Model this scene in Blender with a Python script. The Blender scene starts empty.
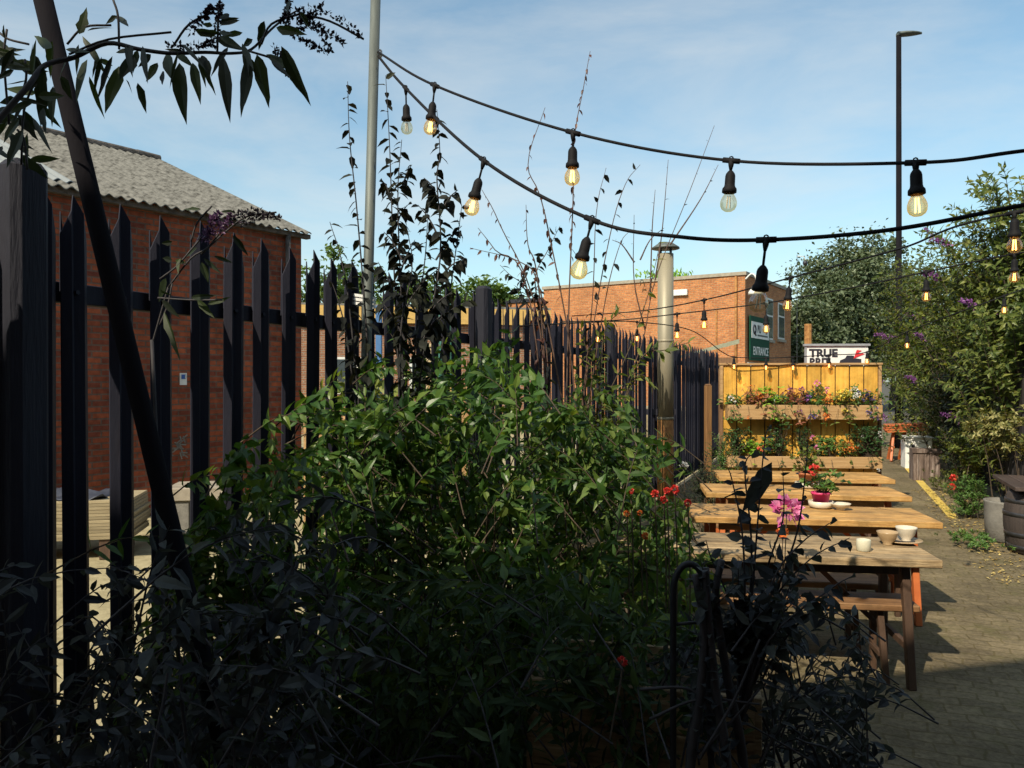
import bpy, math, random
import numpy as np
from mathutils import Vector, Matrix

random.seed(7)
RNG = np.random.default_rng(11)
R = math.radians
S = bpy.context.scene
COL = S.collection
F, HOR, EYE = 780.0, 380.0, 1.75          # focal length in pixels, horizon row, eye height


def at(px, py, d):
    """A point of the place from its pixel and its distance along +Y."""
    return Vector(((px - 512) / F * d, d, EYE + (HOR - py) / F * d))


def gnd(px, py):
    d = EYE * F / (py - HOR)
    return Vector(((px - 512) / F * d, d, 0))


# ------------------------------------------------------------------ objects
def tag(o, label=None, cat=None, group=None, kind=None):
    if label: o['label'] = label
    if cat: o['category'] = cat
    if group: o['group'] = group
    if kind: o['kind'] = kind
    return o


def thing(name, label, cat, loc=(0, 0, 0), rz=0.0, group=None):
    o = bpy.data.objects.new(name, None)
    o.empty_display_size = 0.2
    COL.objects.link(o)
    o.location = loc
    o.rotation_euler = (0, 0, rz)
    return tag(o, label, cat, group)


def root_loc(p):
    v = Vector((0, 0, 0))
    while p is not None:
        v += Vector(p.location)
        p = p.parent
    return v


def copy_tree(o, parent=None):
    c = o.copy()
    COL.objects.link(c)
    if parent is not None:
        c.parent = parent
    for ch in list(o.children):
        copy_tree(ch, c)
    return c


class MB:
    def __init__(self):
        self.v, self.f = [], []

    def add(self, vs, fs):
        n = len(self.v)
        self.v.extend([tuple(p) for p in vs])
        self.f.extend([tuple(i + n for i in f) for f in fs])
        return self

    def box(self, x0, x1, y0, y1, z0, z1, b=0.0):
        if b <= 0:
            vs = [(x, y, z) for z in (z0, z1) for y in (y0, y1) for x in (x0, x1)]
            return self.add(vs, [(0, 2, 3, 1), (4, 5, 7, 6), (0, 1, 5, 4), (2, 6, 7, 3), (0, 4, 6, 2), (1, 3, 7, 5)])
        # chamfered box
        vs, fs = [], []
        idx = {}
        X, Y, Z = (x0, x1), (y0, y1), (z0, z1)
        for i in (0, 1):
            for j in (0, 1):
                for k in (0, 1):
                    sx, sy, sz = (1 if i == 0 else -1), (1 if j == 0 else -1), (1 if k == 0 else -1)
                    idx[i, j, k] = len(vs)
                    vs += [(X[i], Y[j] + sy * b, Z[k] + sz * b), (X[i] + sx * b, Y[j], Z[k] + sz * b), (X[i] + sx * b, Y[j] + sy * b, Z[k])]
        g = lambda i, j, k, a: idx[i, j, k] + a
        fs += [(g(0, 0, 0, 0), g(0, 0, 1, 0), g(0, 1, 1, 0), g(0, 1, 0, 0)), (g(1, 0, 0, 0), g(1, 1, 0, 0), g(1, 1, 1, 0), g(1, 0, 1, 0)),
               (g(0, 0, 0, 1), g(1, 0, 0, 1), g(1, 0, 1, 1), g(0, 0, 1, 1)), (g(0, 1, 0, 1), g(0, 1, 1, 1), g(1, 1, 1, 1), g(1, 1, 0, 1)),
               (g(0, 0, 0, 2), g(0, 1, 0, 2), g(1, 1, 0, 2), g(1, 0, 0, 2)), (g(0, 0, 1, 2), g(1, 0, 1, 2), g(1, 1, 1, 2), g(0, 1, 1, 2))]
        for j in (0, 1):
            for k in (0, 1):
                fs.append((g(0, j, k, 1), g(0, j, k, 2), g(1, j, k, 2), g(1, j, k, 1)))
        for i in (0, 1):
            for k in (0, 1):
                fs.append((g(i, 0, k, 0), g(i, 0, k, 2), g(i, 1, k, 2), g(i, 1, k, 0)))
            for j in (0, 1):
                fs.append((g(i, j, 0, 0), g(i, j, 0, 1), g(i, j, 1, 1), g(i, j, 1, 0)))
        for i in (0, 1):
            for j in (0, 1):
                for k in (0, 1):
                    fs.append((g(i, j, k, 0), g(i, j, k, 1), g(i, j, k, 2)))
        return self.add(vs, fs)

    def obox(self, c, ax, ay, az, b=0.0):
        """Box about centre c with half-axis vectors."""
        m = MB().box(-ax.length, ax.length, -ay.length, ay.length, -az.length, az.length, b)
        ux, uy, uz = ax.normalized(), ay.normalized(), az.normalized()
        return self.add([Vector(c) + ux * p[0] + uy * p[1] + uz * p[2] for p in m.v], m.f)

    def bar(self, a, b, w, h, bev=0.0):
        a, b = Vector(a), Vector(b)
        d = (b - a)
        up = Vector((0, 0, 1)) if abs(d.normalized().z) < .95 else Vector((0, 1, 0))
        s = d.cross(up).normalized()
        t = s.cross(d).normalized()
        return self.obox((a + b) / 2, d / 2, s * w / 2, t * h / 2, bev)

    def tube(self, pts, r, n=6, caps=True):
        pts = [Vector(p) for p in pts]
        rs = r if isinstance(r, (list, tuple)) else [r] * len(pts)
        vs, fs = [], []
        ref = Vector((0.31, 0.17, 0.93))
        prev = None
        for i, p in enumerate(pts):
            t = (pts[min(i + 1, len(pts) - 1)] - pts[max(i - 1, 0)]).normalized()
            if prev is None:
                a = t.cross(ref)
                if a.length < 1e-3: a = t.cross(Vector((1, 0, 0)))
                a.normalize()
            else:
                a = (prev - t * prev.dot(t)).normalized()
            prev = a
            b = t.cross(a)
            for k in range(n):
                an = 2 * math.pi * k / n
                vs.append(p + (a * math.cos(an) + b * math.sin(an)) * rs[i])
        for i in range(len(pts) - 1):
            for k in range(n):
                k2 = (k + 1) % n
                fs.append((i * n + k, i * n + k2, (i + 1) * n + k2, (i + 1) * n + k))
        if caps:
            fs.append(tuple(range(n))[::-1])
            fs.append(tuple((len(pts) - 1) * n + k for k in range(n)))
        return self.add(vs, fs)

    def lathe(self, prof, c=(0, 0, 0), n=16, M=None):
        vs, fs = [], []
        for (r, z) in prof:
            for k in range(n):
                an = 2 * math.pi * k / n
                vs.append(Vector((r * math.cos(an), r * math.sin(an), z)))
        for i in range(len(prof) - 1):
            for k in range(n):
                k2 = (k + 1) % n
                fs.append((i * n + k, i * n + k2, (i + 1) * n + k2, (i + 1) * n + k))
        if prof[0][0] > 1e-4: fs.append(tuple(range(n))[::-1])
        if prof[-1][0] > 1e-4: fs.append(tuple((len(prof) - 1) * n + k for k in range(n)))
        c = Vector(c)
        vs = [(M @ v if M else v) + c for v in vs]
        return self.add(vs, fs)

    def prism(self, poly, y0, y1):
        """Extrude an (x,z) polygon from y0 to y1."""
        n = len(poly)
        vs = [(x, y0, z) for x, z in poly] + [(x, y1, z) for x, z in poly]
        fs = [tuple(range(n)), tuple(range(n, 2 * n))[::-1]]
        for i in range(n):
            j = (i + 1) % n
            fs.append((i, n + i, n + j, j))
        return self.add(vs, fs)

    def leaves(self, P, D, N, L, W, curl=0.15, fold=0.25, lod=0):
        P, D, N = np.asarray(P, float), np.asarray(D, float), np.asarray(N, float)
        k = len(P)
        if k == 0: return self
        L = np.broadcast_to(np.asarray(L, float), (k,)).reshape(-1, 1)
        W = np.broadcast_to(np.asarray(W, float), (k,)).reshape(-1, 1)
        D = D / (np.linalg.norm(D, axis=1, keepdims=True) + 1e-9)
        Sd = np.cross(D, N)
        Sd = Sd / (np.linalg.norm(Sd, axis=1, keepdims=True) + 1e-9)
        N = np.cross(Sd, D)

        def pt(t, s):
            return P + D * L * t + Sd * W * .5 * s + N * (abs(s) * fold * W * .5 - curl * L * t * t)
        if lod == 0:
            q = [pt(0, 0), pt(.3, 0), pt(.68, 0), pt(1, 0), pt(.27, .9), pt(.62, .8), pt(.27, -.9), pt(.62, -.8)]
            fc = [(0, 4, 1), (0, 1, 6), (1, 4, 5, 2), (1, 2, 7, 6), (2, 5, 3), (2, 3, 7)]
        elif lod == 3:
            ts = (.0, .12, .28, .46, .64, .80, .92, 1.0)
            ws = (.0, .62, .98, .96, .70, .40, .15, .0)
            q = []
            wv = RNG.normal(0, .12, len(ts))
            for t_, w_, v_ in zip(ts, ws, wv):
                q += [pt(t_, 0), pt(t_, w_ * (1 + v_)), pt(t_, -w_ * (1 - v_))]
            fc = []
            for i_ in range(len(ts) - 1):
                A_, B_ = i_ * 3, i_ * 3 + 3
                fc += [(A_, A_ + 1, B_ + 1, B_), (A_, B_, B_ + 2, A_ + 2)]
        elif lod == 1:
            q = [pt(0, 0), pt(1, 0), pt(.45, 1), pt(.45, -1), pt(.45, 0)]
            fc = [(0, 2, 4), (2, 1, 4), (0, 4, 3), (4, 1, 3)]
        else:
            q = [pt(0, 0), pt(.45, 1), pt(1, 0), pt(.45, -1)]
            fc = [(0, 1, 2, 3)]
        m = len(q)
        V = np.stack(q, axis=1).reshape(-1, 3)
        n0 = len(self.v)
        self.v.extend(map(tuple, V.tolist()))
        for i in range(k):
            b = n0 + i * m
            for f in fc:
                self.f.append(tuple(b + j for j in f))
        return self

    def build(self, name, mat, parent=None, world=False, smooth=False):
        me = bpy.data.meshes.new(name)
        vs = self.v
        if world and parent is not None:
            L = root_loc(parent)
            vs = [(p[0] - L.x, p[1] - L.y, p[2] - L.z) for p in vs]
        me.from_pydata(vs, [], self.f)
        me.materials.append(mat)
        if smooth:
            me.polygons.foreach_set('use_smooth', [True] * len(me.polygons))
        me.update()
        o = bpy.data.objects.new(name, me)
        COL.objects.link(o)
        if parent is not None: o.parent = parent
        return o


def text_mesh(s, size, name, mat, parent, loc, rot, extrude=.004, bold=0.0, sx=1.0):
    cu = bpy.data.curves.new(name, 'FONT')
    cu.body = s
    cu.size = size
    cu.extrude = extrude
    cu.offset = bold
    cu.align_x = 'LEFT'
    tmp = bpy.data.objects.new(name + '_tmp', cu)
    COL.objects.link(tmp)
    dg = bpy.context.evaluated_depsgraph_get()
    me = bpy.data.meshes.new_from_object(tmp.evaluated_get(dg))
    COL.objects.unlink(tmp)
    bpy.data.objects.remove(tmp)
    me.materials.clear()
    me.materials.append(mat)
    o = bpy.data.objects.new(name, me)
    COL.objects.link(o)
    o.parent = parent
    o.location = loc
    o.rotation_euler = rot
    o.scale = (sx, 1, 1)
    return o


def spline(pts, n=8):
    """Catmull-Rom through points."""
    P = [Vector(p) for p in pts]
    P = [P[0] * 2 - P[1]] + P + [P[-1] * 2 - P[-2]]
    out = []
    for i in range(1, len(P) - 2):
        for k in range(n):
            t = k / n
            a, b, c, d = P[i - 1], P[i], P[i + 1], P[i + 2]
            out.append(.5 * ((2 * b) + (c - a) * t + (2 * a - 5 * b + 4 * c - d) * t * t + (3 * b - a - 3 * c + d) * t ** 3))
    out.append(P[-2])
    return out


# ------------------------------------------------------------------ materials
def newmat(name):
    m = bpy.data.materials.new(name)
    m.use_nodes = True
    nt = m.node_tree
    for n in list(nt.nodes): nt.nodes.remove(n)
    out = nt.nodes.new('ShaderNodeOutputMaterial')
    return m, nt, out


def N(nt, t, **kw):
    n = nt.nodes.new(t)
    for k, v in kw.items():
        if k.startswith('in_'):
            key = k[3:]
            key = int(key) if key.isdigit() else key.replace('_', ' ')
            n.inputs[key].default_value = v
        else:
            setattr(n, k, v)
    return n


def ramp(nt, stops):
    r = nt.nodes.new('ShaderNodeValToRGB')
    el = r.color_ramp.elements
    el[0].position, el[0].color = stops[0][0], (*stops[0][1], 1)
    el[1].position, el[1].color = stops[-1][0], (*stops[-1][1], 1)
    for p, c in stops[1:-1]:
        e = el.new(p)
        e.color = (*c, 1)
    return r


def rough_mat(name, c1, c2, scale=6.0, rough=.7, metal=0.0, bump=.15, stretch=(1, 1, 1), spec=.4, detail=6, c3=None, fine=60.0, island=False, stain=0.0, stain_scale=3.0):
    m, nt, out = newmat(name)
    L = nt.links.new
    tc = N(nt, 'ShaderNodeTexCoord')
    mp = N(nt, 'ShaderNodeMapping')
    mp.inputs['Scale'].default_value = stretch
    L(tc.outputs['Object'], mp.inputs[0])
    vec = mp.outputs[0]
    if island:
        ge = N(nt, 'ShaderNodeNewGeometry')
        mu = N(nt, 'ShaderNodeMath', operation='MULTIPLY', in_1=37.0)
        L(ge.outputs['Random Per Island'], mu.inputs[0])
        ad = N(nt, 'ShaderNodeVectorMath', operation='ADD')
        L(vec, ad.inputs[0]); L(mu.outputs[0], ad.inputs[1])
        vec = ad.outputs[0]
    n1 = N(nt, 'ShaderNodeTexNoise', in_Scale=scale, in_Detail=detail, in_Roughness=.62)
    L(vec, n1.inputs['Vector'])
    st = [(.3, c1), (.7, c2)] if c3 is None else [(.28, c1), (.5, c2), (.74, c3)]
    rp = ramp(nt, st)
    L(n1.outputs[0], rp.inputs[0])
    col = rp.outputs[0]
    if island:
        hs = N(nt, 'ShaderNodeHueSaturation')
        mr = N(nt, 'ShaderNodeMapRange', in_3=.72, in_4=1.18)
        L(ge.outputs['Random Per Island'], mr.inputs[0])
        L(mr.outputs[0], hs.inputs['Value']); L(col, hs.inputs['Color'])
        col = hs.outputs[0]
    if stain:
        n4 = N(nt, 'ShaderNodeTexNoise', in_Scale=stain_scale, in_Detail=7.0, in_Roughness=.7)
        L(tc.outputs['Object'], n4.inputs['Vector'])
        m4 = N(nt, 'ShaderNodeMapRange', in_1=.38, in_2=.62, in_3=1 - stain, in_4=1.08)
        L(n4.outputs[0], m4.inputs[0])
        h4 = N(nt, 'ShaderNodeHueSaturation')
        L(m4.outputs[0], h4.inputs['Value']); L(col, h4.inputs['Color'])
        col = h4.outputs[0]
    n2 = N(nt, 'ShaderNodeTexNoise', in_Scale=fine, in_Detail=4.0)
    L(vec, n2.inputs['Vector'])
    bs = N(nt, 'ShaderNodeBsdfPrincipled', in_Roughness=rough, in_Metallic=metal)
    bs.inputs['Specular IOR Level'].default_value = spec
    L(col, bs.inputs['Base Color'])
    bp = N(nt, 'ShaderNodeBump', in_Strength=bump, in_Distance=.02)
    L(n2.outputs[0], bp.inputs['Height'])
    L(bp.outputs[0], bs.inputs['Normal'])
    L(bs.outputs[0], out.inputs[0])
    return m


def leaf_mat(name, dark, mid, light, trans=.35, rough=.45, spec=.35, tcol=None):
    m, nt, out = newmat(name)
    L = nt.links.new
    ge = N(nt, 'ShaderNodeNewGeometry')
    rp = ramp(nt, [(0, dark), (.55, mid), (1, light)])
    L(ge.outputs['Random Per Island'], rp.inputs[0])
    tc = N(nt, 'ShaderNodeTexCoord')
    no = N(nt, 'ShaderNodeTexNoise', in_Scale=45.0, in_Detail=3.0)
    L(tc.outputs['Object'], no.inputs['Vector'])
    hs = N(nt, 'ShaderNodeHueSaturation')
    mr = N(nt, 'ShaderNodeMapRange', in_3=.7, in_4=1.3)
    L(no.outputs[0], mr.inputs[0]); L(mr.outputs[0], hs.inputs['Value']); L(rp.outputs[0], hs.inputs['Color'])
    bs = N(nt, 'ShaderNodeBsdfPrincipled', in_Roughness=rough)
    bs.inputs['Specular IOR Level'].default_value = spec
    L(hs.outputs[0], bs.inputs['Base Color'])
    tr = N(nt, 'ShaderNodeBsdfTranslucent')
    h2 = N(nt, 'ShaderNodeMix', data_type='RGBA', blend_type='MULTIPLY', in_0=1.0)
    h2.inputs[7].default_value = (*(tcol or (1.7, 1.5, .5)), 1)
    L(hs.outputs[0], h2.inputs[6]); L(h2.outputs[2], tr.inputs[0])
    mx = N(nt, 'ShaderNodeMixShader', in_0=trans)
    L(bs.outputs[0], mx.inputs[1]); L(tr.outputs[0], mx.inputs[2]); L(mx.outputs[0], out.inputs[0])
    return m


def brick_mat(name, c1, c2, mortar, bw=.225, bh=.075, bump=.5, dirt=.4, msize=.012):
    m, nt, out = newmat(name)
    L = nt.links.new
    tc = N(nt, 'ShaderNodeTexCoord')
    sp = N(nt, 'ShaderNodeSeparateXYZ')
    L(tc.outputs['Object'], sp.inputs[0])
    ad = N(nt, 'ShaderNodeMath', operation='ADD')
    L(sp.outputs[0], ad.inputs[0]); L(sp.outputs[1], ad.inputs[1])
    cb = N(nt, 'ShaderNodeCombineXYZ')
    L(ad.outputs[0], cb.inputs[0]); L(sp.outputs[2], cb.inputs[1])
    br = N(nt, 'ShaderNodeTexBrick')
    br.inputs['Scale'].default_value = 1.0
    br.inputs['Brick Width'].default_value = bw
    br.inputs['Row Height'].default_value = bh
    br.inputs['Mortar Size'].default_value = msize
    br.inputs['Mortar Smooth'].default_value = .3
    br.inputs['Bias'].default_value = -.1
    br.inputs['Color1'].default_value = (*c1, 1)
    br.inputs['Color2'].default_value = (*c2, 1)
    br.inputs['Mortar'].default_value = (*mortar, 1)
    L(cb.outputs[0], br.inputs['Vector'])
    n1 = N(nt, 'ShaderNodeTexNoise', in_Scale=1.3, in_Detail=8.0, in_Roughness=.7)
    L(tc.outputs['Object'], n1.inputs['Vector'])
    n3 = N(nt, 'ShaderNodeTexNoise', in_Scale=14.0, in_Detail=5.0)
    L(tc.outputs['Object'], n3.inputs['Vector'])
    mr = N(nt, 'ShaderNodeMapRange', in_1=.3, in_2=.7, in_3=1 - dirt, in_4=1.12)
    L(n1.outputs[0], mr.inputs[0])
    mr3 = N(nt, 'ShaderNodeMapRange', in_1=.3, in_2=.7, in_3=.75, in_4=1.2)
    L(n3.outputs[0], mr3.inputs[0])
    mu = N(nt, 'ShaderNodeMath', operation='MULTIPLY')
    L(mr.outputs[0], mu.inputs[0]); L(mr3.outputs[0], mu.inputs[1])
    hs = N(nt, 'ShaderNodeHueSaturation')
    L(mu.outputs[0], hs.inputs['Value']); L(br.outputs['Color'], hs.inputs['Color'])
    bs = N(nt, 'ShaderNodeBsdfPrincipled', in_Roughness=.85)
    bs.inputs['Specular IOR Level'].default_value = .25
    L(hs.outputs[0], bs.inputs['Base Color'])
    bp = N(nt, 'ShaderNodeBump', in_Strength=bump, in_Distance=.02, invert=True)
    L(br.outputs['Fac'], bp.inputs['Height'])
    L(bp.outputs[0], bs.inputs['Normal'])
    L(bs.outputs[0], out.inputs[0])
    return m


def emit_mat(name, c, s):
    m, nt, out = newmat(name)
    e = N(nt, 'ShaderNodeEmission', in_Strength=s)
    e.inputs[0].default_value = (*c, 1)
    nt.links.new(e.outputs[0], out.inputs[0])
    return m


def glass_mat(name, tint, refl=.06, milk=.04):
    m, nt, out = newmat(name)
    L = nt.links.new
    lw = N(nt, 'ShaderNodeLayerWeight', in_Blend=.35)
    rp = ramp(nt, [(0, tuple(min(1, .35 + .65 * t) for t in tint)), (.75, tuple(t * t for t in tint))])
    L(lw.outputs['Facing'], rp.inputs[0])
    tr = N(nt, 'ShaderNodeBsdfTransparent')
    L(rp.outputs[0], tr.inputs[0])
    gl = N(nt, 'ShaderNodeBsdfGlossy', in_Roughness=.03)
    mr = N(nt, 'ShaderNodeMapRange', in_3=refl * .4, in_4=refl * 5)
    L(lw.outputs['Fresnel'], mr.inputs[0])
    mx = N(nt, 'ShaderNodeMixShader')
    L(mr.outputs[0], mx.inputs[0]); L(tr.outputs[0], mx.inputs[1]); L(gl.outputs[0], mx.inputs[2])
    df = N(nt, 'ShaderNodeBsdfTranslucent')
    df.inputs[0].default_value = (*tint, 1)
    m2 = N(nt, 'ShaderNodeMixShader', in_0=milk)
    L(mx.outputs[0], m2.inputs[1]); L(df.outputs[0], m2.inputs[2])
    L(m2.outputs[0], out.inputs[0])
    return m


def paint_mat(name, c, rough=.4, spec=.5, metal=0.0):
    return rough_mat(name, tuple(x * .85 for x in c), tuple(min(1, x * 1.12) for x in c), scale=9, rough=rough, bump=.04, spec=spec, metal=metal)


M = {}
M['fence'] = rough_mat('fence_paint', (.016, .017, .027), (.025, .026, .039), scale=5, rough=.6, bump=.12, c3=(.034, .029, .034), stretch=(1, 1, .25), spec=.08)  # dark paint with the navy lift of the shade mixed into its colour
M['fence'].node_tree  # painted steel
M['post'] = rough_mat('post_paint', (.016, .017, .026), (.026, .027, .039), scale=4, rough=.75, bump=.35, stretch=(4, 4, .4), fine=25, spec=.2)  # same navy shade lift in the post colour
M['brick_dark'] = brick_mat('red_brick', (.37, .092, .038), (.165, .042, .027), (.17, .10, .075), dirt=.55)
M['brick_lit'] = brick_mat('orange_brick', (.50, .195, .070), (.34, .115, .045), (.36, .23, .13), dirt=.3)
M['brick_yard'] = brick_mat('mixed_brick', (.34, .15, .08), (.22, .10, .06), (.3, .25, .2), dirt=.35)
M['cement'] = rough_mat('fibre_cement', (.03, .029, .026), (.14, .137, .126), scale=9, rough=.95, bump=.4, c3=(.205, .20, .185), fine=50, spec=.1)
M['ridge'] = rough_mat('ridge_tile', (.05, .045, .04), (.15, .13, .12), scale=10, rough=.95, bump=.4, spec=.1)
M['patch'] = rough_mat('new_sheet', (.17, .19, .20), (.24, .26, .27), scale=3, rough=.8, bump=.1)
M['galv'] = rough_mat('galvanised', (.07, .082, .078), (.155, .175, .165), scale=18, rough=.6, metal=.25, bump=.06, stretch=(1, 1, .15), fine=120)
M['darkpole'] = rough_mat('dark_pole', (.007, .0068, .009), (.013, .012, .015), scale=7, rough=.9, bump=.15, stretch=(1, 1, .2), spec=.04)
M['flue'] = rough_mat('flue_steel', (.21, .185, .13), (.31, .275, .20), scale=3, rough=.5, metal=.2, bump=.03, stretch=(1, 1, .25))
M['rust'] = rough_mat('rusty_steel', (.15, .06, .02), (.34, .16, .05), scale=8, rough=.8, metal=.2, bump=.2, c3=(.42, .26, .10))
M['black'] = rough_mat('black_rubber', (.007, .007, .009), (.012, .012, .014), scale=15, rough=.7, bump=.05, spec=.15)
M['white_tape'] = rough_mat('white_tape', (.55, .55, .55), (.75, .75, .74), scale=20, rough=.5, bump=.05)
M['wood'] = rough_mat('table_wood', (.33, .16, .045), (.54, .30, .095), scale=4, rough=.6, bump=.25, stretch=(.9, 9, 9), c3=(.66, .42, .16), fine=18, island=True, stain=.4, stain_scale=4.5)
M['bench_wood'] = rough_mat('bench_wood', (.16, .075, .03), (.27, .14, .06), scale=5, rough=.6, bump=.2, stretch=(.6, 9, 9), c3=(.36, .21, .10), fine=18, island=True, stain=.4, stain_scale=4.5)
M['wood_grey'] = rough_mat('weathered_wood', (.19, .12, .062), (.39, .275, .145), scale=4, rough=.8, bump=.4, stretch=(.7, 9, 9), c3=(.54, .41, .25), fine=16, island=True, stain=.45, stain_scale=5)
M['wood_edge'] = rough_mat('table_edge', (.36, .17, .05), (.52, .28, .10), scale=6, rough=.55, bump=.15, stretch=(.6, 6, 9), island=True)
M['wood_brown'] = rough_mat('brown_leg', (.045, .026, .018), (.095, .055, .035), scale=6, rough=.6, bump=.15, stretch=(4, 4, .6))
M['orange'] = rough_mat('orange_leg', (.36, .085, .025), (.52, .15, .045), scale=6, rough=.5, bump=.08)
M['planter_board'] = rough_mat('planter_board', (.56, .27, .035), (.72, .39, .06), scale=3.5, rough=.6, bump=.15, stretch=(9, 9, .5), c3=(.78, .46, .09), fine=14, island=True, stain=.3, stain_scale=5)
M['planter_box'] = rough_mat('planter_box', (.30, .17, .07), (.44, .27, .12), scale=4, rough=.7, bump=.2, stretch=(.5, 6, 9), c3=(.52, .34, .17), fine=16, island=True)
M['planter_frame'] = rough_mat('planter_frame', (.12, .06, .03), (.22, .12, .06), scale=5, rough=.7, bump=.2, stretch=(4, 4, .6))
M['post_wood'] = rough_mat('post_wood', (.13, .06, .022), (.24, .125, .045), scale=5, rough=.7, bump=.3, stretch=(6, 6, .5), fine=20)
M['crate_grey'] = rough_mat('old_box_wood', (.05, .035, .03), (.12, .085, .07), scale=4, rough=.8, bump=.3, stretch=(5, 5, .6), c3=(.34, .28, .25))
M['concrete'] = rough_mat('concrete', (.13, .125, .115), (.22, .21, .19), scale=8, rough=.9, bump=.25, spec=.2)
M['white'] = rough_mat('white_paint', (.58, .58, .56), (.76, .76, .73), scale=5, rough=.6, bump=.08)
M['china'] = rough_mat('stoneware', (.52, .47, .38), (.66, .61, .51), scale=5, rough=.3, bump=.02, spec=.5)
M['china_brown'] = rough_mat('brown_glaze', (.32, .22, .12), (.44, .32, .19), scale=7, rough=.35, bump=.03)
M['wax'] = rough_mat('pale_jar', (.50, .49, .38), (.60, .58, .46), scale=6, rough=.5, bump=.02)
M['pink_pot'] = rough_mat('pink_pot', (.50, .03, .12), (.62, .05, .18), scale=6, rough=.4, bump=.03)
M['terracotta'] = rough_mat('terracotta', (.38, .13, .06), (.50, .20, .10), scale=8, rough=.8, bump=.1)
M['soil'] = rough_mat('soil', (.02, .014, .01), (.05, .035, .025), scale=25, rough=.95, bump=.6)
M['stem'] = rough_mat('stem_bark', (.035, .026, .018), (.085, .06, .04), scale=20, rough=.8, bump=.2)
M['stem_dark'] = rough_mat('dark_stem', (.022, .021, .026), (.044, .039, .042), scale=20, rough=.7, bump=.1)
M['twig_red'] = rough_mat('reddish_twig', (.06, .035, .028), (.12, .07, .05), scale=20, rough=.7, bump=.1)
M['trunk'] = rough_mat('tree_bark', (.04, .032, .025), (.10, .08, .06), scale=6, rough=.95, bump=.5, stretch=(3, 3, .5))
M['leaf_shrub'] = leaf_mat('shrub_leaf', (.032, .080, .018), (.060, .135, .030), (.15, .22, .05), trans=.4, rough=.38, spec=.45)
M['leaf_shrub2'] = leaf_mat('olive_shrub_leaf', (.030, .072, .018), (.060, .122, .030), (.15, .205, .052), trans=.4, rough=.55, spec=.25)
M['leaf_yel'] = leaf_mat('yellow_green_leaf', (.07, .10, .02), (.13, .17, .035), (.24, .28, .07), trans=.45)
M['leaf_dark'] = leaf_mat('dark_leaf', (.030, .034, .042), (.044, .050, .056), (.068, .076, .070), trans=.25, tcol=(1.2, 1.2, .7), rough=.55, spec=.2)  # bluish tone of lifted shade is put into this leaf colour
M['leaf_plum'] = leaf_mat('plum_leaf', (.011, .013, .013), (.018, .021, .018), (.030, .034, .020), trans=.22, tcol=(1.3, 1.1, .7), rough=.6, spec=.15)
M['leaf_red'] = leaf_mat('reddish_leaf', (.05, .02, .018), (.10, .04, .03), (.17, .08, .05), trans=.35, tcol=(1.6, .9, .6))
M['leaf_hang'] = leaf_mat('hanging_leaf', (.012, .017, .012), (.022, .032, .018), (.045, .065, .025), trans=.35, rough=.5, tcol=(1.6, 1.6, .6))
M['leaf_bush'] = leaf_mat('bush_leaf', (.042, .070, .016), (.10, .138, .030), (.22, .24, .062), trans=.38)
M['leaf_mid'] = leaf_mat('mid_green_leaf', (.04, .095, .022), (.07, .15, .032), (.14, .24, .055), trans=.35)
M['leaf_evergreen'] = leaf_mat('evergreen_leaf', (.018, .045, .016), (.032, .075, .022), (.06, .12, .035), trans=.25)
M['leaf_shade'] = leaf_mat('shade_leaf', (.020, .042, .018), (.036, .066, .028), (.07, .105, .04), trans=.35, rough=.6, spec=.2)  # darker green shrub leaf, with the shade put into its colour
M['leaf_vari'] = leaf_mat('variegated_leaf', (.05, .07, .02), (.20, .20, .06), (.42, .38, .17), trans=.3)
M['leaf_tree'] = leaf_mat('tree_leaf', (.05, .075, .040), (.085, .118, .062), (.165, .195, .115), trans=.25)
M['leaf_hedge'] = leaf_mat('far_tree_leaf', (.045, .085, .018), (.085, .15, .03), (.16, .23, .06), trans=.3)
M['leaf_lime'] = leaf_mat('lime_leaf', (.10, .22, .02), (.17, .34, .03), (.28, .46, .06), trans=.4)
M['fl_purple'] = leaf_mat('purple_petal', (.10, .03, .13), (.22, .07, .26), (.36, .14, .38), trans=.3, tcol=(1, 1, 1))
M['fl_mauve'] = leaf_mat('mauve_petal', (.06, .028, .07), (.12, .06, .135), (.20, .11, .22), trans=.3, tcol=(1, 1, 1))
M['fl_dry'] = leaf_mat('dry_flower', (.016, .014, .02), (.03, .024, .034), (.06, .04, .065), trans=.15, tcol=(1, 1, 1))
M['fl_violet'] = leaf_mat('violet_petal', (.05, .035, .15), (.10, .07, .26), (.2, .15, .38), trans=.3, tcol=(1, 1, 1))
M['fl_red'] = leaf_mat('red_petal', (.50, .02, .02), (.65, .04, .035), (.75, .10, .07), trans=.3, tcol=(1, .9, .9))
M['fl_orange'] = leaf_mat('orange_petal', (.60, .12, .03), (.72, .20, .04), (.8, .32, .08), trans=.3, tcol=(1, .9, .9))
M['fl_pink'] = leaf_mat('pink_petal', (.62, .10, .32), (.74, .18, .42), (.8, .35, .55), trans=.3, tcol=(1, .9, 1))
M['fl_yellow'] = leaf_mat('yellow_petal', (.65, .45, .03), (.75, .55, .05), (.8, .65, .15), trans=.3, tcol=(1, 1, .8))
M['fl_white'] = leaf_mat('white_petal', (.6, .6, .55), (.7, .7, .66), (.78, .78, .75), trans=.3, tcol=(1, 1, 1))
M['fl_copper'] = leaf_mat('copper_leaf', (.16, .05, .03), (.28, .10, .06), (.38, .18, .09), trans=.3, tcol=(1.2, .9, .7))
M['litter'] = leaf_mat('dry_litter', (.16, .10, .03), (.34, .24, .08), (.46, .36, .13), trans=.1, tcol=(1, 1, 1))
M['bulb'] = glass_mat('amber_glass', (1.0, .83, .50), .05, .07)
M['bulb_clear'] = glass_mat('clear_glass', (.97, .90, .72))
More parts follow.
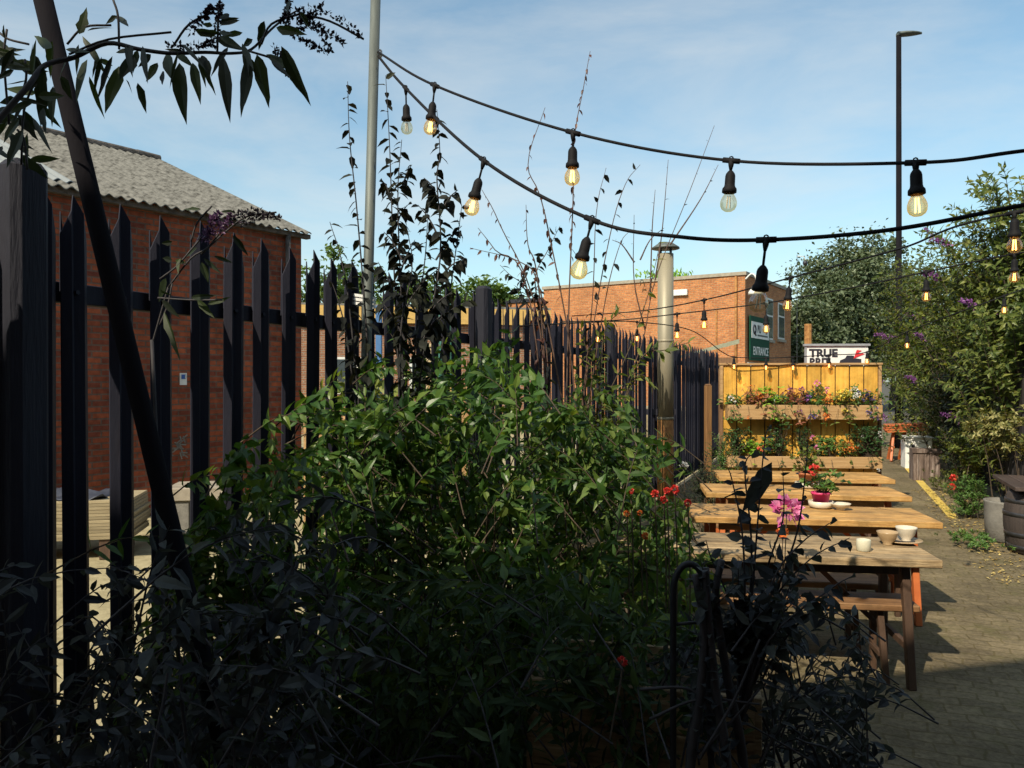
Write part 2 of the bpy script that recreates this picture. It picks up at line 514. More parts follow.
M['filament'] = emit_mat('lit_filament', (1.0, .45, .12), 6.5)
M['red_car'] = paint_mat('red_car_paint', (.55, .03, .03), rough=.25, spec=.6)
M['car_glass'] = paint_mat('car_glass', (.02, .025, .03), rough=.1, spec=.8)
M['car_grey'] = paint_mat('bumper_grey', (.26, .27, .27), rough=.5)
M['tail'] = paint_mat('tail_lamp', (.6, .55, .5), rough=.2)
M['tyre'] = paint_mat('tyre', (.02, .02, .022), rough=.8)
M['sign_green'] = paint_mat('sign_green', (.004, .055, .030), rough=.7, spec=.15)
M['sign_black'] = paint_mat('sign_black', (.02, .02, .03), rough=.5)
M['sign_red'] = paint_mat('sign_red', (.55, .03, .04), rough=.5)
M['sign_blue'] = paint_mat('sign_blue', (.03, .10, .35), rough=.5)
M['sign_grey'] = paint_mat('sign_grey', (.25, .26, .28), rough=.5)
M['win_glass'] = paint_mat('window_glass', (.05, .065, .075), rough=.08, spec=.9)
M['win_frame'] = paint_mat('window_frame', (.62, .62, .60), rough=.5)
M['teal'] = paint_mat('teal_paint', (.02, .19, .16), rough=.5)
M['green_metal'] = paint_mat('green_metal', (.03, .11, .07), rough=.5)
M['cream'] = paint_mat('cream_render', (.42, .34, .21), rough=.85)
M['fascia'] = paint_mat('ochre_fascia', (.52, .33, .10), rough=.7)
M['blue'] = paint_mat('blue_paint', (.06, .16, .36), rough=.5)
M['board_pale'] = rough_mat('pale_boards', (.22, .175, .105), (.36, .30, .19), scale=5, rough=.8, bump=.2, stretch=(.6, 6, 9), island=True)
M['tarp'] = rough_mat('dark_tarp', (.03, .035, .055), (.07, .08, .11), scale=4, rough=.55, bump=.5, fine=9)
M['awning'] = rough_mat('felt_roof', (.20, .21, .15), (.30, .30, .22), scale=6, rough=.9)
M['iron'] = rough_mat('black_iron', (.010, .010, .012), (.020, .020, .024), scale=12, rough=.55, bump=.1, spec=.3)
M['barrel'] = rough_mat('barrel_wood', (.030, .024, .022), (.065, .05, .045), scale=5, rough=.75, bump=.3, stretch=(8, 8, .6))
M['hoop'] = rough_mat('barrel_hoop', (.05, .05, .055), (.10, .10, .105), scale=14, rough=.4, metal=.7, bump=.05)
M['dark_top'] = rough_mat('dark_plank', (.045, .03, .026), (.09, .065, .055), scale=5, rough=.6, bump=.25, stretch=(9, .6, 9), island=True)
M['dark_timber'] = rough_mat('dark_timber', (.014, .013, .015), (.030, .026, .028), scale=5, rough=.85, bump=.3, stretch=(6, 6, .5), island=True)
M['capstone'] = rough_mat('capstone', (.22, .19, .15), (.34, .30, .24), scale=8, rough=.9)


def ground_mat():
    m, nt, out = newmat('block_paving')
    L = nt.links.new
    tc = N(nt, 'ShaderNodeTexCoord')
    mp = N(nt, 'ShaderNodeMapping')
    mp.inputs['Rotation'].default_value = (0, 0, R(22))
    L(tc.outputs['Object'], mp.inputs[0])
    ds = N(nt, 'ShaderNodeTexNoise', in_Scale=3.0, in_Detail=2.0)
    L(mp.outputs[0], ds.inputs['Vector'])
    sc = N(nt, 'ShaderNodeVectorMath', operation='SCALE')
    sc.inputs['Scale'].default_value = .11
    L(ds.outputs['Color'], sc.inputs[0])
    av = N(nt, 'ShaderNodeVectorMath', operation='ADD')
    L(mp.outputs[0], av.inputs[0]); L(sc.outputs[0], av.inputs[1])
    br = N(nt, 'ShaderNodeTexBrick')
    br.inputs['Scale'].default_value = 1.0
    br.inputs['Brick Width'].default_value = .21
    br.inputs['Row Height'].default_value = .105
    br.inputs['Mortar Size'].default_value = .009
    br.inputs['Mortar Smooth'].default_value = .6
    br.inputs['Color1'].default_value = (.185, .150, .092, 1)
    br.inputs['Color2'].default_value = (.145, .118, .074, 1)
    br.inputs['Mortar'].default_value = (.125, .10, .052, 1)
    L(av.outputs[0], br.inputs['Vector'])
    n1 = N(nt, 'ShaderNodeTexNoise', in_Scale=1.1, in_Detail=9.0, in_Roughness=.7)
    L(tc.outputs['Object'], n1.inputs['Vector'])
    n2 = N(nt, 'ShaderNodeTexNoise', in_Scale=30.0, in_Detail=6.0, in_Roughness=.7)
    L(tc.outputs['Object'], n2.inputs['Vector'])
    a = N(nt, 'ShaderNodeMapRange', in_1=.3, in_2=.72, in_3=.5, in_4=1.4)
    L(n1.outputs[0], a.inputs[0])
    b = N(nt, 'ShaderNodeMapRange', in_1=.3, in_2=.72, in_3=.6, in_4=1.4)
    L(n2.outputs[0], b.inputs[0])
    mu = N(nt, 'ShaderNodeMath', operation='MULTIPLY')
    L(a.outputs[0], mu.inputs[0]); L(b.outputs[0], mu.inputs[1])
    hs = N(nt, 'ShaderNodeHueSaturation')
    L(mu.outputs[0], hs.inputs['Value']); L(br.outputs['Color'], hs.inputs['Color'])
    # moss between the blocks
    n3 = N(nt, 'ShaderNodeTexNoise', in_Scale=2.3, in_Detail=7.0, in_Roughness=.75)
    L(tc.outputs['Object'], n3.inputs['Vector'])
    r3 = ramp(nt, [(.52, (0, 0, 0)), (.68, (1, 1, 1))])
    L(n3.outputs[0], r3.inputs[0])
    mx = N(nt, 'ShaderNodeMix', data_type='RGBA')
    mx.inputs[7].default_value = (.105, .098, .038, 1)
    m5 = N(nt, 'ShaderNodeMath', operation='MULTIPLY', in_1=.6)
    L(r3.outputs[0], m5.inputs[0]); L(m5.outputs[0], mx.inputs[0]); L(hs.outputs[0], mx.inputs[6])
    bs = N(nt, 'ShaderNodeBsdfPrincipled', in_Roughness=.92)
    bs.inputs['Specular IOR Level'].default_value = .15
    L(mx.outputs[2], bs.inputs['Base Color'])
    bp = N(nt, 'ShaderNodeBump', in_Strength=.22, in_Distance=.012, invert=True)
    L(br.outputs['Fac'], bp.inputs['Height'])
    b2 = N(nt, 'ShaderNodeBump', in_Strength=.5, in_Distance=.02)
    L(n2.outputs[0], b2.inputs['Height']); L(bp.outputs[0], b2.inputs['Normal'])
    L(b2.outputs[0], bs.inputs['Normal'])
    L(bs.outputs[0], out.inputs[0])
    return m


M['paving'] = ground_mat()
M['asphalt'] = rough_mat('asphalt', (.06, .058, .052), (.12, .115, .10), scale=3, rough=.95, bump=.3, spec=.1)
M['yard'] = rough_mat('pale_concrete', (.20, .17, .10), (.33, .285, .175), scale=5, rough=.95, bump=.35, c3=(.42, .37, .235), fine=40, spec=.1)
M['yellow'] = rough_mat('yellow_paint', (.40, .28, .06), (.58, .42, .09), scale=14, rough=.8, bump=.2, c3=(.64, .47, .11))


# ------------------------------------------------------------------ setting
TH = math.atan(.408)                      # the alley runs this far right of the camera's +Y
U = Vector((math.sin(TH), math.cos(TH), 0))   # along the alley
NR = Vector((math.cos(TH), -math.sin(TH), 0))  # to its right


def sheet(name, pts, z, mat):
    m = MB().add([(p[0], p[1], z) for p in pts], [tuple(range(len(pts)))])
    o = m.build(name, mat)
    return tag(o, kind='structure')


sheet('ground', [(-400, -400), (400, -400), (400, 700), (-400, 700)], -.008, M['asphalt'])
fl = lambda d, c: (.408 * d + c, d)        # a point at distance d, offset c right of the vanishing line
sheet('yard_ground', [fl(-3, -2.55), fl(34, -2.55), (-4, 46), (-40, 46), (-40, -3)], -.004, M['yard'])
sheet('alley_paving', [fl(-8, -2.48), fl(-8, 2.9), fl(30, 2.9), fl(30, -2.48)], 0.0, M['paving'])
a, b = gnd(901, 464), gnd(950, 519)
c, e = gnd(959.5, 518.5), gnd(907, 464)
yl = sheet('yellow_line', [a, b, c, e], .004, M['yellow'])

# dry leaf litter along the right edge
lm = MB()
k = 900
t = RNG.uniform(6.6, 12.5, k)
off = 1.55 + np.abs(RNG.normal(0, .28, k)) - .25 * RNG.random(k)
P = np.stack([.408 * t + off, t, np.full(k, .012)], 1)
ang = RNG.uniform(0, 6.28, k)
lm.leaves(P, np.stack([np.cos(ang), np.sin(ang), RNG.uniform(-.1, .3, k)], 1), np.stack([RNG.normal(0, .3, k), RNG.normal(0, .3, k), np.ones(k)], 1),
          RNG.uniform(.02, .055, k), RNG.uniform(.012, .03, k), lod=1)
tag(lm.build('leaf_litter', M['litter']), 'dry yellow leaf litter along the right edge of the paving', 'leaf litter', kind='stuff')


# ------------------------------------------------------------------ plants
def unit(v):
    return v / (np.linalg.norm(v) + 1e-9)


def leaf_shoot(fol, stem, pts, n, L, W, tilt=.9, curl=.25, fold=.25, lod=0, start=.1, r=.004, whorl=2, jit=.35, stem_n=5, up=None, droop=0.0):
    """Leaves along a path, pairs turned a quarter each time, and the stem itself."""
    P = np.array([tuple(p) for p in pts], float)
    seg = np.linalg.norm(np.diff(P, axis=0), axis=1)
    cum = np.concatenate([[0], np.cumsum(seg)])
    tot = cum[-1]
    if stem is not None:
        m = len(pts)
        stem.tube(pts, [r * (1 - .75 * i / (m - 1)) for i in range(m)], stem_n, caps=False)
    PP, DD, NN, LL, WW = [], [], [], [], []
    ph = RNG.uniform(0, 6.28)
    for i in range(n):
        s = (start + (1 - start) * (i + .5) / n) * tot
        j = min(np.searchsorted(cum, s) - 1, len(seg) - 1)
        j = max(j, 0)
        f = (s - cum[j]) / (seg[j] + 1e-9)
        p = P[j] + (P[j + 1] - P[j]) * f
        tdir = unit(P[j + 1] - P[j])
        a = unit(np.cross(tdir, (.3, .2, 1)) if abs(tdir[2]) < .9 else np.cross(tdir, (1, .1, 0)))
        b = np.cross(tdir, a)
        for w in range(whorl):
            an = ph + i * 1.57 + w * 2 * math.pi / whorl + RNG.normal(0, jit)
            out = a * math.cos(an) + b * math.sin(an)
            tl = tilt + RNG.normal(0, .2)
            d = tdir * math.cos(tl) + out * math.sin(tl)
            if droop: d = unit(d + np.array([0, 0, -droop * RNG.uniform(.4, 1.3)]))
            nn = tdir * math.sin(tl) - out * math.cos(tl)
            if droop: nn = np.array([out[0], out[1], .6]) + RNG.normal(0, .25, 3)
            if nn[2] < 0 and RNG.random() < .6: nn = -nn
            PP.append(p); DD.append(d); NN.append(nn)
            sz = (1 - .35 * (i / n)) * RNG.uniform(.7, 1.15)
            LL.append(L * sz); WW.append(W * sz)
    fol.leaves(PP, DD, NN, LL, WW, curl=curl, fold=fold, lod=lod)


def interp(tbl, x):
    xs, ys = zip(*tbl)
    return float(np.interp(x, xs, ys))


def fence_d(px):
    return 1950.0 / max(830 - px, 1)


def shrub_from_spans(name, label, px0, px1, contour, d0, d1, nshoot, L, W, mat, stem_mat, base_px, ymax=770, nleaf=8, group=None, shoot_len=(.25, .5), lod=0, tilt=.85, curl=.25, dfun=None, whorl=2, pw=1.0, wav=0.0, droop=.35):
    """A shrub whose sprays fill the room between the ground and its outline."""
    dm = (d0 + d1) / 2
    base = at(base_px, 600, dm); base.z = 0
    root = thing(name, label, 'shrub', base, group=group)
    fol, st = MB(), MB()
    hubs = []
    for i in range(7):
        px = random.uniform(px0 + 10, px1 - 10)
        d = random.uniform(d0, d1)
        y = interp(contour, px) + random.uniform(110, 230)
        e = at(px, y, d); e.z = max(e.z, .35)
        b0 = base + Vector((random.uniform(-.25, .25), random.uniform(-.15, .15), 0))
        mid = b0.lerp(e, .55) + Vector((random.uniform(-.16, .16), random.uniform(-.12, .12), .18))
        pth = spline([b0, mid, e], 5)
        st.tube(pth, [.009 * (1 - .7 * q / (len(pth) - 1)) for q in range(len(pth))], 6, caps=False)
        hubs.append(e)
        hubs.append(mid)
    for i in range(nshoot):
        px = random.uniform(px0, px1)
        top = interp(contour, px) + wav * (.5 + .5 * math.sin(px * .105 + 1.0)) + wav * .6 * (.5 + .5 * math.sin(px * .27))
        y = top + (ymax - top) * random.random() ** pw
        d = random.uniform(d0, dfun(px) if dfun else d1)
        tip = at(px, y, d)
        if tip.z < .12: continue
        ln = random.uniform(*shoot_len)
        dr = Vector((random.gauss(0, .55), random.gauss(-.15, .45), random.uniform(.15, 1.0))).normalized()
        start = tip - dr * ln
        if start.z < .03: start.z = .03
        mid = start.lerp(tip, .5) + Vector((0, 0, ln * .12))
        pts = spline([start, mid, tip], 3)
        leaf_shoot(fol, st, pts, nleaf, L * random.uniform(.65, 1.2), W * random.uniform(.75, 1.2), tilt=tilt, curl=curl * random.uniform(.2, 1.8), lod=lod, r=.0035, whorl=whorl, droop=droop * random.uniform(.3, 1.5), start=.3)
    fol.build('foliage', mat, root, world=True)
    st.build('stems', stem_mat, root, world=True, smooth=True)
    return root


CONT = [(0, 560), (120, 540), (170, 490), (225, 430), (255, 375), (300, 388), (340, 365), (372, 318), (400, 328), (430, 360), (458, 335), (482, 300), (525, 318), (548, 372),
        (590, 372), (625, 385), (655, 432), (680, 478), (700, 560), (760, 640)]
GB = 'leafy green shrubs along the fence'
dcap = lambda lim: (lambda px: max(2.35, min(lim, fence_d(px) - .25)))
shrub_from_spans('leafy_shrub', 'dark leafy shrub at the foot of the fence left of the galvanised pole', 165, 330, CONT, 2.5, 3.4, 210, .088, .032, M['leaf_shrub'], M['stem'], 250, group=GB, dfun=dcap(3.4), pw=.8, wav=40, lod=3)
shrub_from_spans('leafy_shrub', 'bright topped green shrub in front of the galvanised pole', 320, 440, CONT, 3.1, 4.2, 300, .095, .035, M['leaf_shrub'], M['stem'], 385, group=GB, dfun=dcap(4.3), pw=.95, wav=36, lod=3)
shrub_from_spans('leafy_shrub', 'tall green shrub reaching up beside the square fence post', 430, 560, CONT, 3.2, 4.9, 420, .098, .036, M['leaf_shrub'], M['stem'], 495, group=GB, dfun=dcap(5.2), pw=1.05, wav=44, lod=3)
shrub_from_spans('leafy_shrub', 'spreading green shrub with red flowers beside the nearest table', 540, 700, CONT, 3.3, 5.3, 560, .098, .035, M['leaf_shrub2'], M['stem'], 610, group=GB, dfun=dcap(5.6), pw=1.05, wav=40, lod=3)

# shaded weeds at the foot of the fence, left
CW = [(-80, 540), (0, 540), (60, 530), (110, 520), (150, 500), (200, 500), (250, 480), (340, 470)]
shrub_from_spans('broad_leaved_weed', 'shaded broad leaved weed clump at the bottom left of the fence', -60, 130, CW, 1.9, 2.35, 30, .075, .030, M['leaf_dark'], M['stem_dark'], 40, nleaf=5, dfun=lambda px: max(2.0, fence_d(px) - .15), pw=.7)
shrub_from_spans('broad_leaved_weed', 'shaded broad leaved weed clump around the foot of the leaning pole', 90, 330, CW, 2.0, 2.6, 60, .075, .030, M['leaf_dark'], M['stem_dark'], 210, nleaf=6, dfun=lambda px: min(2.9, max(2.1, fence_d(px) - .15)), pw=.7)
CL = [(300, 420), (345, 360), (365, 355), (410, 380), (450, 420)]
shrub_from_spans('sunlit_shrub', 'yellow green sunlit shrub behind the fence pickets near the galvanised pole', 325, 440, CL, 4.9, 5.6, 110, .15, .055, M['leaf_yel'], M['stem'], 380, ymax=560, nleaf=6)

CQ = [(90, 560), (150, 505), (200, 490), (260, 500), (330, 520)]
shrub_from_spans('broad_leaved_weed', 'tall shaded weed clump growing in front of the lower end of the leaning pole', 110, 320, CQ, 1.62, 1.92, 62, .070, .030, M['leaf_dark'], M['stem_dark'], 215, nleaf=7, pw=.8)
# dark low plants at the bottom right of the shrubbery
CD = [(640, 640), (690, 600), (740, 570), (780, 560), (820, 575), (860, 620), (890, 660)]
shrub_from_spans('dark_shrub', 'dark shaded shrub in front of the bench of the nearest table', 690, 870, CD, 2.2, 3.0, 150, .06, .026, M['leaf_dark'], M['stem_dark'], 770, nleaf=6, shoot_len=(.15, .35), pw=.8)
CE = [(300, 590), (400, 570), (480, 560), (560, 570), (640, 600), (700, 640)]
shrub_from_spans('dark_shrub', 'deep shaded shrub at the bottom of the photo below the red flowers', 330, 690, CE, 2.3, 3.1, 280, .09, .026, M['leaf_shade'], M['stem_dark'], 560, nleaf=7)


def shoot_plant(name, label, base, shoots, L, W, mat, smat, cat='plant', group=None, r=.006, tilt=1.0, curl=.3, whorl=1, jit=.8, sub=5, fold=.25, droop=0.0):
    """A plant of single shoots; each is a list of (px, py, d) and a number of leaves."""
    root = thing(name, label, cat, base, group=group)
    fol, st = MB(), MB()
    for pts, n, start in shoots:
        p = spline([at(*q) if len(q) == 3 and q[1] > -900 else q for q in pts], sub)
        leaf_shoot(fol, st, p, n, L, W, tilt=tilt, curl=curl, whorl=whorl, jit=jit, r=r, start=start, fold=fold, droop=droop)
    if fol.v: fol.build('foliage', mat, root, world=True)
    st.build('stems', smat, root, world=True, smooth=True)
    return root


# upright plum shoots round the galvanised pole
pl = [([(372, 560, 3.75), (368, 360, 3.75), (358, 220, 3.75), (350, 140, 3.75), (348, 82, 3.75)], 46, .38),
      ([(372, 560, 3.75), (352, 330, 3.7), (342, 262, 3.7), (330, 222, 3.7)], 34, .45),
      ([(372, 560, 3.75), (350, 360, 3.8), (338, 300, 3.8), (327, 272, 3.8)], 18, .55)]
shoot_plant('plum_sapling', 'dark upright sapling shoots just left of the galvanised pole', gnd(372, 700) * 0 + Vector((-.67, 3.75, 0)), pl, .085, .046, M['leaf_plum'], M['stem_dark'], 'sapling', droop=.9)
pl = [([(405, 560, 3.8), (398, 360, 3.8), (393, 240, 3.8), (390, 150, 3.8), (386, 76, 3.8)], 42, .42),
      ([(405, 560, 3.8), (402, 330, 3.8), (398, 200, 3.8), (402, 140, 3.8)], 50, .4),
      ([(405, 560, 3.8), (420, 380, 3.7), (440, 260, 3.7), (437, 180, 3.7), (440, 155, 3.7), (437, 110, 3.7)], 66, .36),
      ([(405, 560, 3.8), (415, 350, 3.9), (425, 260, 3.9), (428, 215, 3.9)], 46, .42),
      ([(405, 560, 3.8), (400, 350, 3.6), (412, 270, 3.6), (408, 232, 3.6)], 40, .4),
      ([(405, 560, 3.8), (440, 360, 3.9), (456, 250, 3.9), (462, 205, 3.9)], 40, .45)]
for (bx, by, tx, ty) in [(396, 300, 378, 262), (398, 280, 415, 240), (400, 320, 424, 282), (402, 260, 384, 232), (436, 260, 462, 226), (440, 240, 418, 205), (438, 280, 466, 258), (430, 300, 408, 270), (425, 320, 452, 292),
                         (440, 215, 458, 190), (438, 200, 424, 178), (405, 340, 380, 300), (420, 345, 445, 312), (395, 230, 408, 205), (393, 205, 382, 180), (410, 300, 440, 268), (430, 330, 470, 300), (402, 190, 412, 165)]:
    dd_ = 3.8 + random.uniform(-.15, .15)
    pl.append(([(bx, by, dd_), ((bx + tx) / 2, (by + ty) / 2 - 4, dd_), (tx, ty, dd_)], 13, .1))
shoot_plant('plum_sapling', 'dark bushy sapling with tall shoots right of the galvanised pole', Vector((-.52, 3.8, 0)), pl, .09, .048, M['leaf_plum'], M['stem_dark'], 'sapling', droop=.9)
tw = [([(560, 600, 4.6), (566, 420, 4.6), (569, 300, 4.6), (573, 200, 4.6), (574, 140, 4.6), (583, 90, 4.6), (590, 52, 4.6)], 30, .62),
      ([(560, 600, 4.6), (575, 400, 4.6), (545, 215, 4.6), (528, 165, 4.6), (545, 108, 4.6)], 18, .6),
      ([(560, 600, 4.6), (540, 330, 4.6), (500, 225, 4.6), (482, 190, 4.6)], 20, .55),
      ([(560, 600, 4.6), (530, 300, 4.6), (495, 250, 4.6), (478, 228, 4.6)], 18, .55),
      ([(560, 600, 4.6), (540, 300, 4.6), (528, 245, 4.6), (526, 205, 4.6)], 18, .55),
      ([(566, 420, 4.6), (540, 290, 4.6), (520, 262, 4.6), (470, 248, 4.6)], 14, .5)]
shoot_plant('twiggy_sapling', 'thin leafless looking sapling with small reddish leaves below the lamps', Vector((.28, 4.6, 0)), tw, .055, .024, M['leaf_red'], M['twig_red'], 'sapling', r=.006, droop=1.6)
tw = [([(560, 600, 4.9), (590, 330, 4.9), (596, 215, 4.9), (606, 168, 4.9)], 14, .55),
      ([(560, 600, 4.9), (590, 350, 4.9), (610, 235, 4.9), (625, 185, 4.9), (640, 165, 4.9)], 16, .55),
      ([(560, 600, 4.9), (600, 330, 4.9), (618, 250, 4.9), (630, 230, 4.9)], 6, .6),
      ([(560, 600, 4.9), (545, 330, 4.8), (528, 290, 4.8), (510, 275, 4.8), (500, 265, 4.8)], 34, .55),
      ([(545, 330, 4.8), (535, 280, 4.8), (548, 250, 4.8), (560, 226, 4.8)], 30, .2), ([(540, 320, 4.8), (520, 290, 4.8), (530, 262, 4.8)], 22, .3)]
shoot_plant('twiggy_sapling', 'thin sapling with a few green leaves between the two hanging lamps', Vector((.30, 4.9, 0)), tw, .08, .042, M['leaf_plum'], M['twig_red'], 'sapling', r=.005, droop=.8)
tw = [([(585, 560, 5.2), (600, 450, 5.2), (640, 350, 5.2), (655, 280, 5.2), (690, 190, 5.2), (714, 126, 5.2)], 4, .7),
      ([(655, 280, 5.2), (662, 230, 5.2), (668, 160, 5.2)], 3, .6), ([(670, 245, 5.2), (700, 200, 5.2), (718, 165, 5.2)], 3, .6),
      ([(650, 300, 5.2), (652, 230, 5.2), (655, 190, 5.2)], 2, .5), ([(645, 330, 5.2), (634, 280, 5.2), (634, 215, 5.2)], 3, .5),
      ([(634, 262, 5.2), (622, 245, 5.2), (612, 240, 5.2)], 2, .5), ([(640, 260, 5.2), (650, 240, 5.2), (664, 228, 5.2)], 2, .5)]
shoot_plant('bare_sapling', 'nearly bare sapling twigs rising in front of the flue pipe', Vector((.49, 5.2, 0)), tw, .03, .014, M['leaf_plum'], M['twig_red'], 'sapling', r=.006)
# sparse leafy twig across the fence below the flue pipe
tw = [([(560, 560, 4.9), (590, 470, 4.9), (600, 380, 4.9), (605, 330, 4.9), (620, 312, 4.9)], 34, .4),
      ([(560, 560, 4.9), (610, 440, 4.9), (640, 360, 4.9), (665, 350, 4.9), (690, 342, 4.9)], 34, .4),
      ([(560, 560, 4.9), (610, 450, 4.9), (625, 400, 4.9), (640, 375, 4.9), (655, 388, 4.9)], 26, .3),
      ([(560, 560, 4.9), (590, 430, 4.9), (575, 380, 4.9), (590, 350, 4.9)], 26, .4),
      ([(520, 540, 4.9), (545, 465, 4.9), (585, 430, 4.9), (620, 370, 4.9), (645, 305, 4.9), (662, 235, 4.9)], 12, .4),
      ([(560, 560, 4.9), (600, 430, 4.9), (598, 380, 4.9), (585, 345, 4.9), (580, 320, 4.9)], 26, .4)]
shoot_plant('leafy_sapling', 'light green leafy twigs in front of the fence near the flue pipe', Vector((.31, 4.9, 0)), tw, .10, .036, M['leaf_bush'], M['stem'], 'sapling', r=.007, whorl=2, droop=.4)


# overhanging branch, top left
def hand_leaves(mb, lst, d, ox, oy, sc):
    for (bx, by, tx, ty, w) in lst:
        dd = d + random.uniform(-.06, .06)
        a = at(ox + bx / sc, oy + by / sc, dd)
        b = at(ox + tx / sc, oy + ty / sc, dd + random.uniform(-.05, .05))
        D = (b - a) * 1.1
        nrm = Vector((random.gauss(0, .35), -1, random.gauss(0, .3)))
        mb.leaves([a], [D], [nrm], D.length, w / sc * 2.0 / F * dd * 1.45, curl=random.uniform(-.12, .15), fold=random.uniform(.1, .5), lod=3)


root = thing('overhanging_branch', 'dark long leaved branch hanging across the top left of the sky', 'branch', at(-120, 420, 1.85))
root['label'] = 'dark long leaved branch arching across the sky above the brick building'
fol, st = MB(), MB()
d = 1.85
hand_leaves(fol, [(265, 180, 230, 300, 16), (270, 230, 308, 350, 6), (360, 200, 325, 335, 15), (405, 170, 365, 240, 13), (380, 240, 400, 280, 5), (415, 250, 440, 335, 8),
                  (430, 140, 447, 245, 9), (475, 190, 445, 245, 9), (490, 215, 495, 258, 7), (540, 190, 547, 350, 17), (580, 190, 600, 300, 10), (620, 180, 628, 235, 8),
                  (672, 170, 682, 345, 14), (752, 180, 728, 335, 12), (250, 110, 320, 225, 7), (240, 105, 262, 35, 10), (355, 50, 388, 92, 8), (355, 50, 320, 72, 5), (265, 95, 335, 78, 6),
                  (95, 195, 103, 140, 7), (110, 210, 0, 195, 8), (45, 212, -10, 240, 7), (130, 230, 128, 370, 13), (162, 260, 155, 365, 8), (70, 390, 30, 500, 12), (70, 330, 130, 405, 9),
                  (80, 245, 30, 262, 9), (60, 300, 5, 310, 9), (40, 340, -10, 330, 10), (20, 180, -20, 120, 8), (0, 150, 80, 155, 5), (20, 120, 12, 80, 5), (60, 360, 10, 420, 12), (85, 400, 78, 500, 8),
                  (340, 170, 300, 300, 7), (350, 160, 420, 150, 7), (200, 150, 270, 160, 6), (300, 180, 340, 200, 6), (500, 165, 520, 240, 12), (455, 165, 420, 200, 7), (560, 160, 500, 150, 5), (590, 95, 645, 110, 8),
                  (650, 120, 730, 150, 9), (640, 80, 610, 75, 6), (660, 75, 715, 62, 8), (605, 100, 660, 100, 7), (660, 100, 698, 105, 6), (690, 45, 660, 60, 5)], d, 0, 0, 3.0)
ex = []
for k in range(46):
    bx, by = random.uniform(-40, 200), random.uniform(120, 520)
    if by > 330 and bx > 110: continue
    an_ = random.gauss(.9, .9)
    ll = random.uniform(50, 120)
    ex.append((bx, by, bx + ll * math.cos(an_) * random.choice((-1, 1)), by + ll * math.sin(an_), random.uniform(5, 11)))
for k in range(16):
    bx, by = random.uniform(200, 760), random.uniform(120, 175)
    ex.append((bx, by, bx + random.uniform(-60, 60), by + random.uniform(20, 110), random.uniform(4, 8)))
hand_leaves(fol, ex, d, 0, 0, 3.0)
hand_leaves(fol, [(150, 170, 125, 335, 11), (172, 165, 205, 315, 14), (245, 140, 327, 305, 13), (230, 85, 315, 105, 10), (195, 65, 183, 145, 10), (150, 175, 187, 248, 6), (200, 165, 288, 215, 8),
                  (215, 185, 270, 240, 7), (240, 170, 280, 200, 6), (130, 100, 70, 110, 6), (60, 70, 115, 60, 7), (60, 110, 130, 150, 7), (20, 180, 28, 235, 7), (160, 120, 130, 140, 7), (270, 5, 262, 40, 6), (300, 40, 330, 85, 6)], d, 200, 0, 3.0)
main = spline([at(-60, 200, 1.7), at(-10, 132, 1.75), at(28, 88, 1.78), at(46, 66, 1.82), at(75, 58, 1.85), at(108, 44, 1.85), at(140, 50, 1.85), at(172, 54, 1.85), at(205, 53, 1.86), at(232, 54, 1.85), at(252, 50, 1.87), at(272, 30, 1.88), at(290, 16, 1.9), at(303, 9, 1.9)], 5)
st.tube(main, [.0075 * (1 - .75 * i / (len(main) - 1)) for i in range(len(main))], 7)
for pts in ([(70, 55), (110, 40), (172, 33)], [(68, 45), (85, 28), (112, 26)], [(120, 50), (119, 17), (114, 0)], [(175, 45), (190, 25), (215, 12)], [(218, 52), (219, 20), (220, 2)], [(40, 75), (25, 110), (22, 165)], [(10, 125), (5, 60), (8, 30)], [(30, 45), (10, 40), (0, 33)],
            [(250, 52), (275, 60), (290, 70)], [(262, 45), (272, 25), (300, 15)], [(300, 15), (330, 22), (364, 40)], [(20, 100), (27, 80), (26, 60)], [(18, 130), (25, 140), (28, 170)]):
    st.tube(spline([at(x, y, d) for x, y in pts], 4), .0028, 5)
fl_ = MB()


def spike(mb, path, n, r0, size, lod=2):
    pts = spline(path, 6)
    PP, DD, NN = [], [], []
    for i in range(n):
        f = i / n
        q = pts[min(int(f * (len(pts) - 1)), len(pts) - 1)]
        dv = Vector((random.gauss(0, 1), random.gauss(0, 1), random.gauss(0, 1))).normalized()
        rr = r0 * (1 - .75 * f)
        PP.append(tuple(q + dv * rr * random.random())); DD.append(tuple(dv + Vector((0, 0, .2)))); NN.append((random.gauss(0, 1), random.gauss(0, 1), random.gauss(0, 1)))
    mb.leaves(PP, DD, NN, np.array([size * random.uniform(.6, 1.3) for _ in PP]), np.array([size * .7] * len(PP)), lod=lod)


for pts in ([(285, 22), (310, 10), (340, 20), (365, 40)], [(300, 15), (318, 30), (332, 55)], [(305, 20), (325, 32), (345, 45)], [(285, 25), (288, 12), (290, 0)], [(290, 30), (310, 45), (330, 55)], [(215, 45), (219, 20), (221, 2)], [(192, 30), (205, 15), (214, 8)], [(170, 48), (200, 46), (215, 42)], [(275, 50), (285, 68), (292, 78)], [(300, 28), (308, 20), (325, 5)]):
    spike(fl_, [at(x, y, d) for x, y in pts], 110, .009, .011)
fol.build('foliage', M['leaf_hang'], root, world=True)
st.build('stem', M['stem_dark'], root, world=True, smooth=True)
fl_.build('flower_spikes', M['fl_dry'], root, world=True)

